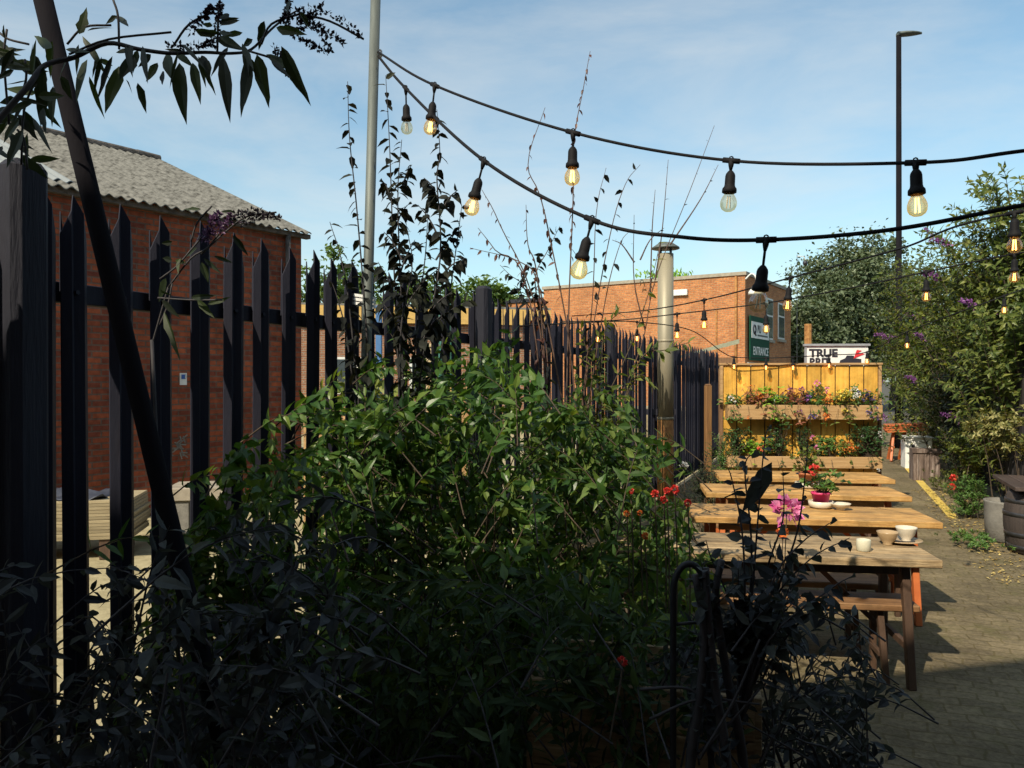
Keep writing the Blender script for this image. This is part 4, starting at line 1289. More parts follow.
# TRUE BRIT sign
p = at(806, 344, 19.5); q = at(866, 344, 19.5)
sw = q.x - p.x
root = thing('hoarding_sign', 'white hoarding with black TRUE BRIT lettering above the flower planter', 'sign', (p.x, p.y, 0), R(-4))
MB().box(0, sw, -.03, .03, 1.3, p.z - .06, .004).build('board', M['white'], root)
MB().box(-.06, sw + .04, -.08, .08, p.z - .058, p.z, .006).build('cap', M['sign_grey'], root)
MB().box(-.03, -.001, -.05, .05, 1.25, p.z - .06).build('edge_strip', M['sign_grey'], root)
for x in (.15, sw - .2): MB().box(x, x + .09, .032, .12, 0, p.z - .1).build('post', M['darkpole'], root)
text_mesh('TRUE', .27, 'lettering', M['sign_black'], root, (.07, -.034, 2.33), (R(90), 0, 0), .003, .012, 1.05)
text_mesh('BRIT', .27, 'lettering', M['sign_black'], root, (.07, -.034, 2.105), (R(90), 0, 0), .003, .012, .93)
q = MB().prism([(.80, 2.17), (1.33, 2.17), (1.33, 2.27), (1.18, 2.29), (1.14, 2.36), (.98, 2.36), (.94, 2.29), (.82, 2.24)], -.038, -.032).build('dark_picture', M['sign_black'], root)
MB().prism([(.92, 2.05), (1.36, 2.05), (1.36, 2.15), (.80, 2.15)], -.038, -.032).build('grey_picture', M['sign_grey'], root)
MB().prism([(1.14, 2.28), (1.22, 2.50), (1.34, 2.48), (1.25, 2.42), (1.42, 2.40), (1.30, 2.35)], -.042, -.039).build('red_emblem', M['sign_red'], root)
# rusty post
o = MB().tube([(0, 0, 0), (0, 0, 3.9)], .14, 10).build('rusty_post', M['rust'], None)
pp = at(808, 400, 30); o.location = (pp.x, pp.y, 0)
tag(o, 'rusty brown post standing between the far tree and the white hoarding', 'post')


# ------------------------------------------------------------------ trees
def tree(name, label, px, ytop, d, rx, crown_frac, mat, nclump, per, size, group=None, seed=0, squash=1.0, ry=None):
    rg = random.Random(seed)
    top = at(px, ytop, d)
    H = top.z
    root = thing(name, label, 'tree', (top.x, top.y, 0), group=group)
    ch = H * crown_frac
    cz = H - ch / 2
    tk, fo = MB(), MB()
    lean = Vector((rg.uniform(-.3, .3), rg.uniform(-.3, .3), 0))
    fork = Vector((0, 0, max(H - ch * .95, .6))) + lean * .5
    tk.tube(spline([(0, 0, 0), fork * .5, fork, Vector((lean.x, lean.y, cz + ch * .25))], 4), [H * .028 * (1 - .75 * i / 12) for i in range(13)], 9, caps=False)
    PP, DD, NN, LL = [], [], [], []
    for c in range(nclump):
        v = Vector((rg.gauss(0, 1), rg.gauss(0, 1), rg.gauss(0, 1))).normalized()
        rad = rg.uniform(.35, 1.0) ** .6
        wob = 1 + .22 * math.sin(v.x * 4 + seed) * math.cos(v.z * 5 + seed * 2)
        q = Vector((v.x * rx * rad * wob, v.y * (ry or rx) * rad * wob, cz + v.z * ch / 2 * rad * wob * squash))
        if q.z < .3: q.z = .3
        j = fork.lerp(Vector((lean.x, lean.y, cz)), rg.random())
        tk.tube(spline([j, j.lerp(q, .6) + Vector((0, 0, .06 * H)), q], 3), [H * .009, H * .007, H * .006, H * .005, H * .004, H * .003, H * .002], 5, caps=False)
        cr = rg.uniform(.10, .24) * max(rx, ch / 2)
        for k in range(per):
            w = Vector((rg.gauss(0, .55), rg.gauss(0, .55), rg.gauss(0, .4))) * cr
            PP.append(tuple(q + w))
            DD.append((rg.gauss(0, 1), rg.gauss(0, 1), rg.gauss(-.25, .8)))
            NN.append((rg.gauss(0, .7), rg.gauss(0, .7), 1))
            LL.append(size * rg.uniform(.6, 1.3))
    LL = np.array(LL)
    fo.leaves(PP, DD, NN, LL, LL * .55, lod=2, curl=.1)
    tk.build('trunk', M['trunk'], root, smooth=True)
    fo.build('crown', mat, root)
    return root


GT = 'trees beyond the buildings'
tree('broad_tree', 'tall grey green tree between the entrance building and the street lamp', 845, 240, 44, 2.9, .86, M['leaf_tree'], 156, 210, .25, GT, 3)
tree('broad_tree', 'grey green tree directly behind the street lamp post', 893, 252, 47, 2.4, .85, M['leaf_tree'], 104, 210, .25, GT, 5)
tree('broad_tree', 'lower tree behind the hoarding beside the entrance building', 808, 300, 40, 1.5, .8, M['leaf_tree'], 65, 210, .25, GT, 8)
for i, (px, yt, d, rx, lb) in enumerate([(330, 250, 40, 2.1, 'green tree between the brick building and the galvanised pole'), (372, 268, 44, 1.9, 'green tree behind the galvanised pole'), (415, 268, 40, 2.0, 'green tree behind the dark bushy sapling'),
                                         (452, 282, 36, 1.8, 'green tree to the left of the square fence post'), (490, 272, 38, 1.4, 'green tree behind the square fence post beside the annex')]):
    tree('hedge_tree', lb, px, yt, d, rx, .82, M['leaf_hedge'], 48, 110, .30, GT, 20 + i)
tree('roof_weed', 'green growth on the roof line left of the flue pipe', 0, 0, 1, 1, .5, M['leaf_lime'], 0, 0, .1) if False else None
# weeds on the parapet by the flue
rw = MB()
kk = 160
base = cor + Vector((math.cos(lang), math.sin(lang), 0)) * 3.3
PP = [(base.x + random.gauss(0, .55), base.y + .3 + random.gauss(0, .2), HB + abs(random.gauss(0, .13))) for _ in range(kk)]
rw.leaves(PP, [(random.gauss(0, .5), random.gauss(0, .5), 1) for _ in PP], [(random.gauss(0, 1), -1, .3) for _ in PP], .22, .08, lod=1)
tag(rw.build('parapet_weed', M['leaf_lime']), 'bright green weeds growing on the parapet behind the flue cap', 'weeds')


def bush(name, label, c, rx, ry, z0, z1, nshoot, nleaf, L, W, mat, flowers=None, nfl=0, cat='shrub', lod=1, seed=1, arch=.25, smat=None, slen=(.5, 1.0)):
    rg = random.Random(seed)
    root = thing(name, label, cat, (c[0], c[1], 0))
    fol, st = MB(), MB()
    cz = (z0 + z1) / 2
    tips = []
    for i in range(nshoot):
        v = Vector((rg.gauss(0, 1), rg.gauss(0, 1), rg.gauss(.1, 1))).normalized()
        rad = rg.uniform(.3, 1.0) ** .55
        wob = 1 + .18 * math.sin(v.x * 5 + seed * 1.3) + .15 * math.cos(v.z * 6 + v.y * 4 + seed)
        tip = Vector((v.x * rx * rad * wob, v.y * ry * rad * wob, max(.08, cz + v.z * (z1 - z0) / 2 * rad * wob)))
        ln = rg.uniform(*slen) * (z1 - z0) * .28
        dr = (Vector((v.x * .8, v.y * .8, .55 + rg.uniform(-.2, .6)))).normalized()
        s0 = tip - dr * ln
        if s0.z < .03: s0.z = .03
        mid = s0.lerp(tip, .55) + Vector((0, 0, ln * arch))
        pts = spline([s0, mid, tip], 3)
        leaf_shoot(fol, st, pts, nleaf, L * rg.uniform(.75, 1.2), W, tilt=.95, curl=.3, lod=lod, r=.006 if L > .06 else .003, whorl=2, stem_n=4)
        if rad > .75 and v.y < .4: tips.append((pts, dr))
    for i in range(max(4, int(nshoot / 28))):
        q = Vector((rg.gauss(0, rx * .35), rg.gauss(0, ry * .35), rg.uniform(z0 + (z1 - z0) * .4, z1 * .85)))
        b0 = Vector((rg.gauss(0, .12), rg.gauss(0, .12), 0))
        st.tube(spline([b0, b0.lerp(q, .5) + Vector((0, 0, .1)), q], 4), [.02 * (z1 / 3) * (1 - .7 * k / 8) for k in range(9)], 6, caps=False)
    fol.build('foliage', mat, root)
    st.build('stems', smat or M['stem'], root, smooth=True)
    if flowers:
        rg.shuffle(tips)
        for pts, dr in tips[:nfl]:
            f = MB()
            e = pts[-1]
            out = Vector((dr.x, dr.y, dr.z * .3 + .1)).normalized()
            spike(f, [e, e + out * .12 + Vector((0, 0, .02)), e + out * .30 - Vector((0, 0, .04))], 90, .045, .04)
            f.build('flower_spike', flowers, root)
    return root


# right-hand boundary: dark timber fence and the big buddleia over it
d0, d1 = 7.6, 22.0
c0 = Vector((*fl(d0, 2.55), 0))
root = thing('timber_fence', 'dark timber board fence half hidden by bushes on the right of the alley', 'fence', c0, ang)
m = MB()
n_ = int((d1 - d0) * KS / .15)
for i in range(n_):
    x = i * .15
    m.box(x, x + .135, -.012 + (i % 2) * .008, .012 + (i % 2) * .008, .05, 2.25 + random.uniform(-.02, .02))
m.build('boards', M['dark_timber'], root)
for z in (.5, 1.9): MB().box(0, n_ * .15, -.06, -.014, z, z + .09).build('rail', M['dark_timber'], root)
for i in range(6): MB().box(i * 2.5 + .02, i * 2.5 + .12, -.16, -.062, 0, 2.3).build('post', M['dark_timber'], root)


def pos(d, c): return Vector((.408 * d + c, d, 0))


bush('buddleia_bush', 'tall sunlit buddleia bush overhanging the timber fence at the right edge', pos(11.0, 3.15), 1.75, 1.5, .8, 4.8, 1350, 12, .15, .062, M['leaf_bush'], M['fl_purple'], 8, seed=4)
bush('buddleia_bush', 'tall buddleia bush behind the street lamp with purple flower spikes', pos(15.0, 2.9), 1.75, 1.7, .4, 4.5, 1250, 12, .16, .066, M['leaf_bush'], M['fl_purple'], 30, seed=9)
bush('buddleia_bush', 'lower buddleia bush with purple flowers right of the planter', pos(19.5, 3.0), 1.5, 1.5, .2, 3.7, 760, 10, .17, .07, M['leaf_bush'], M['fl_purple'], 24, seed=14)
bush('hanging_shrub', 'dense shaded shrub against the timber fence above the weathered box', pos(13.0, 2.25), .65, 1.3, .2, 2.6, 330, 10, .15, .05, M['leaf_hang'], seed=17)
bush('variegated_shrub', 'yellow variegated shrub over the barrel beside the timber fence', at(1012, 438, 9.6) * 1, .62, .55, .85, 1.45, 150, 8, .085, .036, M['leaf_vari'], seed=21, slen=(.4, .8))
bush('box_shrub', 'small round green shrub at the end of the yellow line', gnd(968, 518), .26, .3, .0, .58, 150, 8, .05, .02, M['leaf_mid'], seed=23, lod=1, slen=(.5, .9))
bush('leafy_creeper', 'light green creeper on the fence above the small round shrub', at(972, 462, 11.4), .5, .35, .4, 1.25, 100, 7, .085, .04, M['leaf_yel'], seed=27, slen=(.4, .8))
bush('ground_weed', 'low green weeds at the foot of the concrete pot', gnd(978, 548) , .24, .5, .0, .16, 60, 6, .05, .022, M['leaf_mid'], seed=29, slen=(.5, .9))
bush('ground_weed', 'low ragged weeds at the foot of the weathered box', gnd(952, 492), .4, .6, .0, .35, 80, 6, .06, .022, M['leaf_bush'], seed=31, slen=(.5, .9))
bush('small_shrub', 'narrow dark shrub at the fence foot left of the tables', at(722, 440, 9.2) , .25, .3, .05, 1.15, 150, 7, .05, .018, M['leaf_shrub'], seed=33, slen=(.4, .8))
bush('small_shrub', 'grey green bush against the pickets beside the wooden post', at(702, 440, 8.4), .28, .3, .05, 1.0, 130, 7, .05, .018, M['leaf_hang'], seed=35, slen=(.4, .8))
g_ = gnd(955, 500)
bloom('red_flower', 'tall red flower beside the small round green shrub', 954, 478, g_.y, .05, M['fl_red'], g_)
bloom('red_flower', 'lower red flower beside the small round green shrub', 952, 487, g_.y, .05, M['fl_red'], g_ + Vector((.05, 0, 0)))

bush('dry_grass_tuft', 'dry yellow grass tuft rising behind the white box', at(930, 440, 16.2), .28, .25, .0, 1.05, 60, 7, .14, .02, M['litter'], seed=41, slen=(.7, 1.2))
# ------------------------------------------------------------------ flue, wooden post, street lamp
fb_ = Vector((at(665.5, 400, 11.0).x, 11.0, 0))
root = thing('flue_pipe', 'tall steel flue pipe with a cowl and rusty base in front of the fence', 'flue', fb_)
zt = at(665, 254, 11).z
o = MB().tube([(0, 0, 1.2), (0, 0, 2.0), (0, 0, 2.1), (0, 0, zt)], .110, 24).build('pipe', M['flue'], root)
for p in o.data.polygons: p.use_smooth = len(p.vertices) == 4
o = MB().tube([(0, 0, 0), (0, 0, .6), (0, 0, 1.2)], [.114, .114, .1105], 24).build('base', M['rust'], root, smooth=True)
m = MB()
for z in (1.21, 2.3): m.lathe([(.108, z - .02), (.116, z - .015), (.116, z + .015), (.108, z + .02)], (0, 0, 0), 24)
m.build('joint_band', M['flue'], root, smooth=True)
m = MB().lathe([(.01, zt + .17), (.10, zt + .15), (.19, zt + .09), (.195, zt + .07), (.01, zt + .08)], (0, 0, 0), 24).build('cowl', M['galv'], root, smooth=True)
m = MB()
for t in range(4): m.tube([(.10 * math.cos(t * 1.57 + .5), .10 * math.sin(t * 1.57 + .5), zt - .06), (.10 * math.cos(t * 1.57 + .5), .10 * math.sin(t * 1.57 + .5), zt + .09)], .012, 6)
m.build('cowl_strut', M['sign_black'], root)
m = MB().box(-.75, .14, -.02, .02, 1.26, 1.34).build('bracket', M['sign_black'], root)
p = at(708, 384, 10.4)
root = thing('wooden_post', 'short square brown wooden post beside the dark fence', 'post', (p.x, p.y, 0), .2)
MB().box(-.04, .04, -.04, .04, 0, p.z - .02, .006).build('shaft', M['post_wood'], root)
MB().box(-.036, .036, -.036, .036, p.z - .018, p.z, .012).build('cap', M['planter_frame'], root)
p = at(899, 400, 20)
root = thing('street_lamp', 'tall dark street lamp post with a flat single head against the sky', 'street lamp', (p.x, p.y, 0))
zt = at(897, 36, 20).z
m = MB().tube([(0, 0, 0), (0, 0, 1.5), (0, 0, 1.52), (-.03, 0, zt)], [.10, .10, .075, .062], 14)
o = m.build('column', M['darkpole'], root, smooth=True)
m = MB()
pr = []
for i in range(13):
    t = i / 12
    w = .15 * math.sin(math.pi * min(1, .18 + t * .82)) ** .6
    pr.append((t, max(w, .02)))
vs, fs = [], []
for t, w in pr:
    x = -.06 + t * .62
    z = zt + .02 + .03 * t
    for k in range(10):
        an_ = 2 * math.pi * k / 10
        vs.append((x, w * math.cos(an_), z + (.07 if math.sin(an_) > 0 else .05) * (1 - .5 * t) * math.sin(an_)))
for i in range(12):
    for k in range(10):
        fs.append((i * 10 + k, i * 10 + (k + 1) % 10, (i + 1) * 10 + (k + 1) % 10, (i + 1) * 10 + k))
fs += [tuple(range(10)), tuple(120 + k for k in range(10))]
m.add(vs, fs).build('lamp_head', M['galv'], root, smooth=True)
# small ball on a far mast
p = at(805, 263, 24)
root = thing('mast_camera', 'small dark camera on a thin pale mast left of the far tree', 'camera', (p.x - .25, p.y, 0))
MB().tube([(0, 0, 0), (0, 0, p.z + .25)], .009, 6).build('mast', M['hoop'], root)
MB().tube([(0, 0, p.z + .2), (.2, 0, p.z + .2), (.25, 0, p.z + .1)], .012, 6).build('arm', M['win_frame'], root)
MB().lathe([(.01, -.08), (.06, -.05), (.075, 0), (.06, .05), (.01, .08)], (.25, 0, p.z), 14).build('dome', M['sign_black'], root, smooth=True)

# ------------------------------------------------------------------ festoon lights
def festoon(label, pts, lamps, r, cat='string lights', clear=(), tail=None, scale=1.0):
    path = spline([at(*p) for p in pts], 10)
    root = thing('festoon_string', label, cat, path[0], group='festoon light strings')
    MB().tube(path, r, 8).build('cable', M['black'], root, world=True, smooth=True)
    for k, (ax, bx, by) in enumerate(lamps):
        # nearest cable point to image column ax
        best = min(path, key=lambda q: abs((q.x / q.y * F + 512) - ax))
        i = path.index(best)
        # refine linearly
        def col(q): return q.x / q.y * F + 512
        j = i + 1 if (i + 1 < len(path) and (col(path[i]) - ax) * (col(path[i + 1]) - ax) <= 0) else max(i - 1, 0)
        den = col(path[j]) - col(path[i])
        f = 0 if abs(den) < 1e-6 else max(0, min(1, (ax - col(path[i])) / den))
        A = path[i].lerp(path[j], f)
        tv = (path[min(i + 1, len(path) - 1)] - path[max(i - 1, 0)]).normalized()
        B = at(bx, by, A.y)                  # bulb centre
        dv = (B - A)
        tot_ = dv.length
        dv.normalize()
        rot = Vector((0, 0, -1)).rotation_difference(dv).to_matrix()
        s = scale
        soc0 = max(.012, tot_ - .125 * s)    # start of the socket along the drop
        hd = MB()
        T = lambda q: A + rot @ Vector(q)
        hd.tube([A - tv * .030 * s, A + tv * .030 * s], .0098 * s, 10)
        hd.tube([A + Vector((math.cos(q_ * .785) * .007, 0, .008 + math.sin(q_ * .785) * .007)) for q_ in range(9)], .0025, 5)
        hd.tube([T((0, 0, 0)), T((0, 0, -.018 * s)), T((0, 0, -.034 * s))], [.0115 * s, .009 * s, .005 * s], 8)
        hd.tube([T((0, 0, -.01)), T((0, 0, -soc0 - .004))], .0042 * s, 8)
        prof = [(.006, .004), (.010, .0), (.0155, -.008), (.0175, -.016), (.0180, -.046), (.0195, -.054), (.0245, -.060), (.0255, -.066), (.0255, -.074), (.022, -.076)]
        hd.lathe([(r_ * s, -soc0 + z_ * s) for r_, z_ in prof], A, 18, rot)
        h = hd.build('lamp_holder', M['black'], root, world=True, smooth=True)
        z0 = soc0 + .060 * s
        bp = [(.0125, 0), (.014, -.014), (.018, -.023), (.0245, -.034), (.0285, -.046), (.0292, -.054), (.0278, -.064), (.0228, -.074), (.0125, -.081), (.001, -.083)]
        b_ = MB().lathe([(r_ * s, -z0 + z_ * s) for r_, z_ in bp], A, 20, rot).build('bulb', M['bulb_clear'] if k in clear else M['bulb'], h, world=True, smooth=True)
        fm = MB()
        for q in range(4):
            an_ = q * math.pi / 2 + .4
            cx, cy = .0085 * s * math.cos(an_), .0085 * s * math.sin(an_)
            fm.tube([T((cx * .6, cy * .6, -z0 - .026 * s)), T((cx, cy, -z0 - .070 * s))], .0018 * s * (1.0 if A.y < 6 else 1.8), 5)
        fm.build('filament', M['filament'] if k not in clear else M['win_frame'], h, world=True)
    return root


festoon('upper festoon string nearest the top of the sky with four amber bulbs', [(377, 52, 4.08), (435, 86, 3.5), (573, 133, 2.95), (731, 161, 2.78), (915, 163, 2.4), (1024, 151, 2.2), (1200, 129, 2.2), (1532, 80, 2.6)],
        [(435, 430, 131), (573, 572, 181), (731, 728, 207), (915, 917, 211)], .0058, clear=(2,))
festoon('lower thick festoon string swagged from the galvanised pole across the photo', [(377, 55, 4.08), (406, 89, 3.85), (484, 161, 3.0), (592, 220, 2.65), (680, 237, 2.5), (766, 240, 2.4), (890, 230, 2.25), (1024, 205, 2.15), (1200, 170, 2.2), (1532, 110, 2.6)],
        [(406, 407, 131), (484, 471, 211), (592, 578, 274), (766, 758, 307)], .0066, clear=(0, 3))
festoon('thin festoon string rising right past the entrance building to the bushes', [(572, 316, 7.55), (640, 311, 6.8), (704, 300, 6.0), (790, 278, 4.8), (899, 249, 3.95), (1014, 213, 3.3), (1532, 140, 2.6)],
        [(704, 704, 327), (790, 787, 308), (1014, 1014, 249)], .005)
festoon('thin lower festoon string crossing below the first thin one', [(560, 322, 7.1), (620, 320, 7.2), (677, 314, 7.0), (766, 303, 6.3), (850, 288, 5.6), (926, 272, 5.2), (1014, 254, 4.8), (1180, 225, 4.1), (1532, 160, 2.6)],
        [(677, 677, 337), (766, 766, 331), (926, 926, 299), (1014, 1014, 280)], .005)
festoon('festoon string sagging along the fence tops behind the shrubs', [(520, 326, 6.1), (598, 322, 7.9), (637, 322, 9.0), (690, 330, 10.0), (722, 352, 10.25)], [(598, 598, 341), (637, 637, 340)], .006)
festoon('festoon string draped over the top of the flower planter', [(722, 352, 10.22), (734, 357, 10.2), (766, 358, 10.2), (793, 357, 10.2), (829, 355, 10.2), (867, 352, 10.2), (907, 332, 8.8), (1004, 296, 7.4), (1100, 262, 9.5)],
        [(734, 734, 368), (766, 766, 369), (793, 793, 369), (829, 829, 367), (867, 867, 362), (907, 907, 347), (1004, 1004, 312)], .006)

o = MB().tube([(0, 0, 0), (0, 0, 1.5), (0, 0, 3.0)], .045, 12).build('light_pole', M['post_wood'], None, smooth=True)
o.location = (3.44, 2.6, 0)
tag(o, 'round timber pole holding the right hand ends of the festoon strings', 'pole')
# ------------------------------------------------------------------ beer tables and benches
def make_table(top_m, edge_m, leg_m, W=1.7, D=.64, H=.75, label=''):
    root = thing('beer_table', label, 'table', (0, 0, 0), group='long wooden tables')
    m = MB()
    k = 4
    for i in range(k):
        y0 = -D / 2 + i * D / k
        m.box(-W / 2, W / 2, y0 + .002, y0 + D / k - .002, H - .046, H, .005)
    m.build('tabletop', top_m, root)
    e = MB()
    e.box(-W / 2 + .2, W / 2 - .2, -D / 2 + .10, -D / 2 + .122, H - .11, H - .048, .003)
    e.box(-W / 2 + .2, W / 2 - .2, D / 2 - .122, D / 2 - .10, H - .11, H - .048, .003)
    e.build('apron', edge_m, root)
    for sx in (-1, 1):
        x = sx * (W / 2 - .16)
        m = MB()
        for sy in (-1, 1):
            m.bar((x, sy * (D / 2 - .13), H - .05), (x + sx * .02, sy * (D / 2 - .07), 0.0), .045, .05, .004)
        m.bar((x, -D / 2 + .125, H - .075), (x, D / 2 - .125, H - .075), .05, .05, .003)
        m.bar((x + sx * .02, -D / 2 + .12, .22), (x + sx * .02, D / 2 - .12, .22), .03, .04, .003)
        m.build('leg_frame', leg_m, root)
        m = MB().bar((x - sx * .04, 0, .24), (x - sx * .5, 0, H - .06), .02, .03, .002).build('brace', leg_m, root)
    return root


def make_bench(top_m, leg_m, W=1.7, D=.27, H=.46, label=''):
    root = thing('beer_bench', label, 'bench', (0, 0, 0), group='benches tucked under the tables')
    MB().box(-W / 2, W / 2, -D / 2, D / 2, H - .04, H, .006).build('seat', top_m, root)
    for sx in (-1, 1):
        x = sx * (W / 2 - .2)
        m = MB()
        for sy in (-1, 1):
            m.bar((x, sy * (D / 2 - .07), H - .042), (x + sx * .02, sy * (D / 2 - .01), 0), .035, .04, .003)
        m.bar((x, -D / 2 + .05, .16), (x, D / 2 - .05, .16), .025, .03, .002)
        m.build('leg_frame', leg_m, root)
    return root


TR = R(-8.5)
def row(px_l, px_r, yf, W_extra=0.0):
    d = (EYE - .75) * F / (yf - HOR)
    a_, b_ = at(px_l, yf, d), at(px_r, yf, d)
    return d, (a_.x + b_.x) / 2, b_.x - a_.x


t1 = make_table(M['wood_grey'], M['wood_brown'], M['wood_brown'], W=2.15, label='grey weathered nearest table with bowls and a jar on it')
t2 = make_table(M['wood'], M['wood_edge'], M['orange'], W=1.72, label='golden wooden table with a pink flower pot, second from the camera')
t3 = copy_tree(t2); t3['label'] = 'golden wooden table, third from the camera, bare at its right end'
t4 = copy_tree(t2); t4['label'] = 'farthest golden wooden table, just in front of the flower planter'
TABS = []
for t_, pr_, yf, wd in ((t1, 944, 561, 2.15), (t2, 944, 523, 1.72), (t3, 913, 497, 1.72), (t4, 896, 480, 1.72)):
    d = (EYE - .75) * F / (yf - HOR)
    cr = at(pr_, yf, d); cr.z = 0
    ax = Vector((math.cos(TR), math.sin(TR), 0)); ay = Vector((-math.sin(TR), math.cos(TR), 0))
    t_.location = cr - ax * wd / 2 + ay * .32
    t_.rotation_euler = (0, 0, TR)
    TABS.append((Vector(t_.location), ax, ay))
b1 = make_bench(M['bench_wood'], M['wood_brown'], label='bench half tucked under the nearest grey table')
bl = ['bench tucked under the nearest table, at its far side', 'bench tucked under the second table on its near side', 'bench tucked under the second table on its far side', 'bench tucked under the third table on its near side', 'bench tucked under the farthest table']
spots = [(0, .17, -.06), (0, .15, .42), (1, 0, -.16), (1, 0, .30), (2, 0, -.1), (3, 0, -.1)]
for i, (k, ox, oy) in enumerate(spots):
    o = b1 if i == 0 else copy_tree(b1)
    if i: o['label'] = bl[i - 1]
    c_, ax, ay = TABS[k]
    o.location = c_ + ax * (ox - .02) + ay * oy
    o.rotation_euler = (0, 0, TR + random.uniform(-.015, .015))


# crockery
def put(px, py):
    """Point on a table top."""
    d = (EYE - .75) * F / (py - HOR)
    return Vector(((px - 512) / F * d, d, .751))


def bowl(label, c, r, h, mat, cat='bowl', foot=True, z=0):
    prof = [(r * .42, 0), (r * .45, .004), (r * .42, .012), (r * .75, h * .45), (r * .97, h * .9), (r, h), (r * .95, h), (r * .7, h * .5), (r * .3, h * .22), (.001, h * .2)]
    o = MB().lathe(prof, (0, 0, 0), 24).build('bowl', mat, None, smooth=True)
    o.location = c + Vector((0, 0, z))
    return tag(o, label, cat)


sc_ = put(905, 543)
so = MB().lathe([(.05, 0), (.06, .004), (.10, .012), (.12, .018), (.118, .022), (.06, .010), (.001, .008)], (0, 0, 0), 28).build('saucer', M['china_brown'], None, smooth=True)
so.location = sc_ + Vector((-.02, 0, 0)); tag(so, 'pale saucer under the bowls on the nearest table', 'saucer')
cu_ = bowl('right hand cream tea bowl standing on a saucer on the nearest table', put(911, 543), .062, .085, M['china'], z=.012)
cu_['label'] = 'cream tea bowl standing on the saucer at the table end'
cu_.location = so.location + Vector((.03, .0, .0115))
bowl('brown cream tea bowl beside the saucer on the nearest table', put(888, 545), .062, .08, M['china_brown'])['label'] = 'brownish footed tea bowl next to the saucer on the nearest table'
sp_ = MB().tube(spline([(-.08, -.02, .025), (0, -.03, .022), (.05, -.035, .025)], 4), .004, 6).build('teaspoon', M['hoop'], None, smooth=True)
v_ = MB()
sp_.location = so.location + Vector((-.01, -.05, 0)); tag(sp_, 'metal teaspoon lying on the saucer rim', 'spoon')
j_ = MB().lathe([(.036, 0), (.040, .003), (.040, .062), (.038, .066), (.034, .066), (.034, .015), (.001, .012)], (0, 0, 0), 24).build('jar', M['wax'], None, smooth=True)
j_.location = put(864, 551); tag(j_, 'short pale round jar standing alone on the nearest table', 'jar')


def potted(name, label, c, r, h, pot_m, leaf_m, fl_m, nleaf, ph, saucer=None, spread=.1, nfl=2):
    root = thing(name, label, 'potted plant', c)
    z0 = 0
    if saucer:
        MB().lathe([(r * .9, 0), (r * 1.25, .012), (r * 1.35, .055), (r * 1.3, .055), (r * 1.15, .015), (.001, .012)], (0, 0, 0), 22).build('saucer', saucer, root, smooth=True)
        z0 = .014
    p_ = MB().lathe([(r * .72, z0), (r * .98, z0 + h * .85), (r * 1.05, z0 + h * .86), (r * 1.06, z0 + h), (r * .96, z0 + h), (r * .9, z0 + h * .8), (.001, z0 + h * .78)], (0, 0, 0), 22).build('pot', pot_m, root, smooth=True)
    fol, st = MB(), MB()
    for i in range(nleaf):
        e = Vector((random.gauss(0, spread), random.gauss(0, spread), z0 + h + abs(random.gauss(ph * .5, ph * .3))))
        s0 = Vector((random.gauss(0, r * .3), random.gauss(0, r * .3), z0 + h * .8))
        st.tube([s0, s0.lerp(e, .6) + Vector((0, 0, .02)), e], .0022, 4, caps=False)
        n_l = 3
        fol.leaves([tuple(e)] * n_l, [(random.gauss(0, 1), random.gauss(0, 1), random.gauss(0, .4)) for _ in range(n_l)], [(random.gauss(0, .4), random.gauss(0, .4), 1)] * n_l, .045, .045, lod=1, curl=.2)
    fol.build('foliage', leaf_m, root)
    st.build('stems', M['stem'], root)
    if fl_m:
        for i in range(nfl):
            f = MB()
            e = Vector((random.gauss(0, spread * .35), random.gauss(0, spread * .35), z0 + h + ph * random.uniform(.9, 1.15)))
            petal_ball(f, e, .045, 40, .03)
            f.build('flower_head', fl_m, root)
            MB().tube([(0, 0, z0 + h * .8), e], .0025, 4).build('flower_stalk', M['stem'], root)
    return root


c_ = put(821, 508)
potted('potted_geranium', 'red geranium in a pink pot with a cream saucer on the second table', c_, .07, .11, M['pink_pot'], M['leaf_mid'], M['fl_red'], 46, .16, M['china'], .075, 1)
bowl('shallow cream bowl beside the pink pot on the second table', put(841, 510), .075, .05, M['china'])
d_ = TABS[2][0]
c_ = put(808, 488)
potted('potted_herb', 'yellow green herb in a terracotta pot on the third table', c_, .085, .13, M['terracotta'], M['leaf_yel'], None, 50, .2, M['china'], .06)

# ------------------------------------------------------------------ flower planter
PD = 10.3
pl_, pr_ = at(723, 363, PD), at(877, 363, PD)
PW = pr_.x - pl_.x
PT = pl_.z
ctr = Vector(((pl_.x + pr_.x) / 2, PD, 0))
PR = R(-5)
root = thing('flower_planter', 'yellow wooden planter screen with two long flower boxes', 'planter', ctr, PR)
m = MB()
nb = 11
for i in range(nb):
    x = -PW / 2 + .02 + i * (PW - .04) / nb
    m.box(x + .007, x + (PW - .04) / nb - .007, 0, .022, .32, PT - .03, .003)
m.build('back_boards', M['planter_board'], root)
m = MB()
for z in (.45, 1.12, 1.75): m.box(-PW / 2 + .02, PW / 2 - .02, .030, .066, z, z + .09)
m.build('battens', M['planter_frame'], root)
MB().box(-PW / 2 + .03, PW / 2 - .03, .0245, .0275, .2, PT - .04).build('dark_gap_sheet', M['sign_black'], root)  # dark sheet added so the gaps between the boards stay dark
MB().box(-PW / 2 - .03, PW / 2 + .03, -.03, .07, PT - .028, PT, .004).build('top_rail', M['planter_box'], root)
for sx in (-1, 1):
    x = sx * (PW / 2 + .0)
    MB().box(x - .018, x + .018, -.02, .058, .0, 1.42, .003).build('side_post', M['planter_frame'], root)
    MB().box(x - .018, x + .018, -.02, .058, 1.423, PT - .031, .003).build('side_strip', M['planter_box'], root)
zb = lambda y: EYE + (HOR - y) / F * (PD - .2)
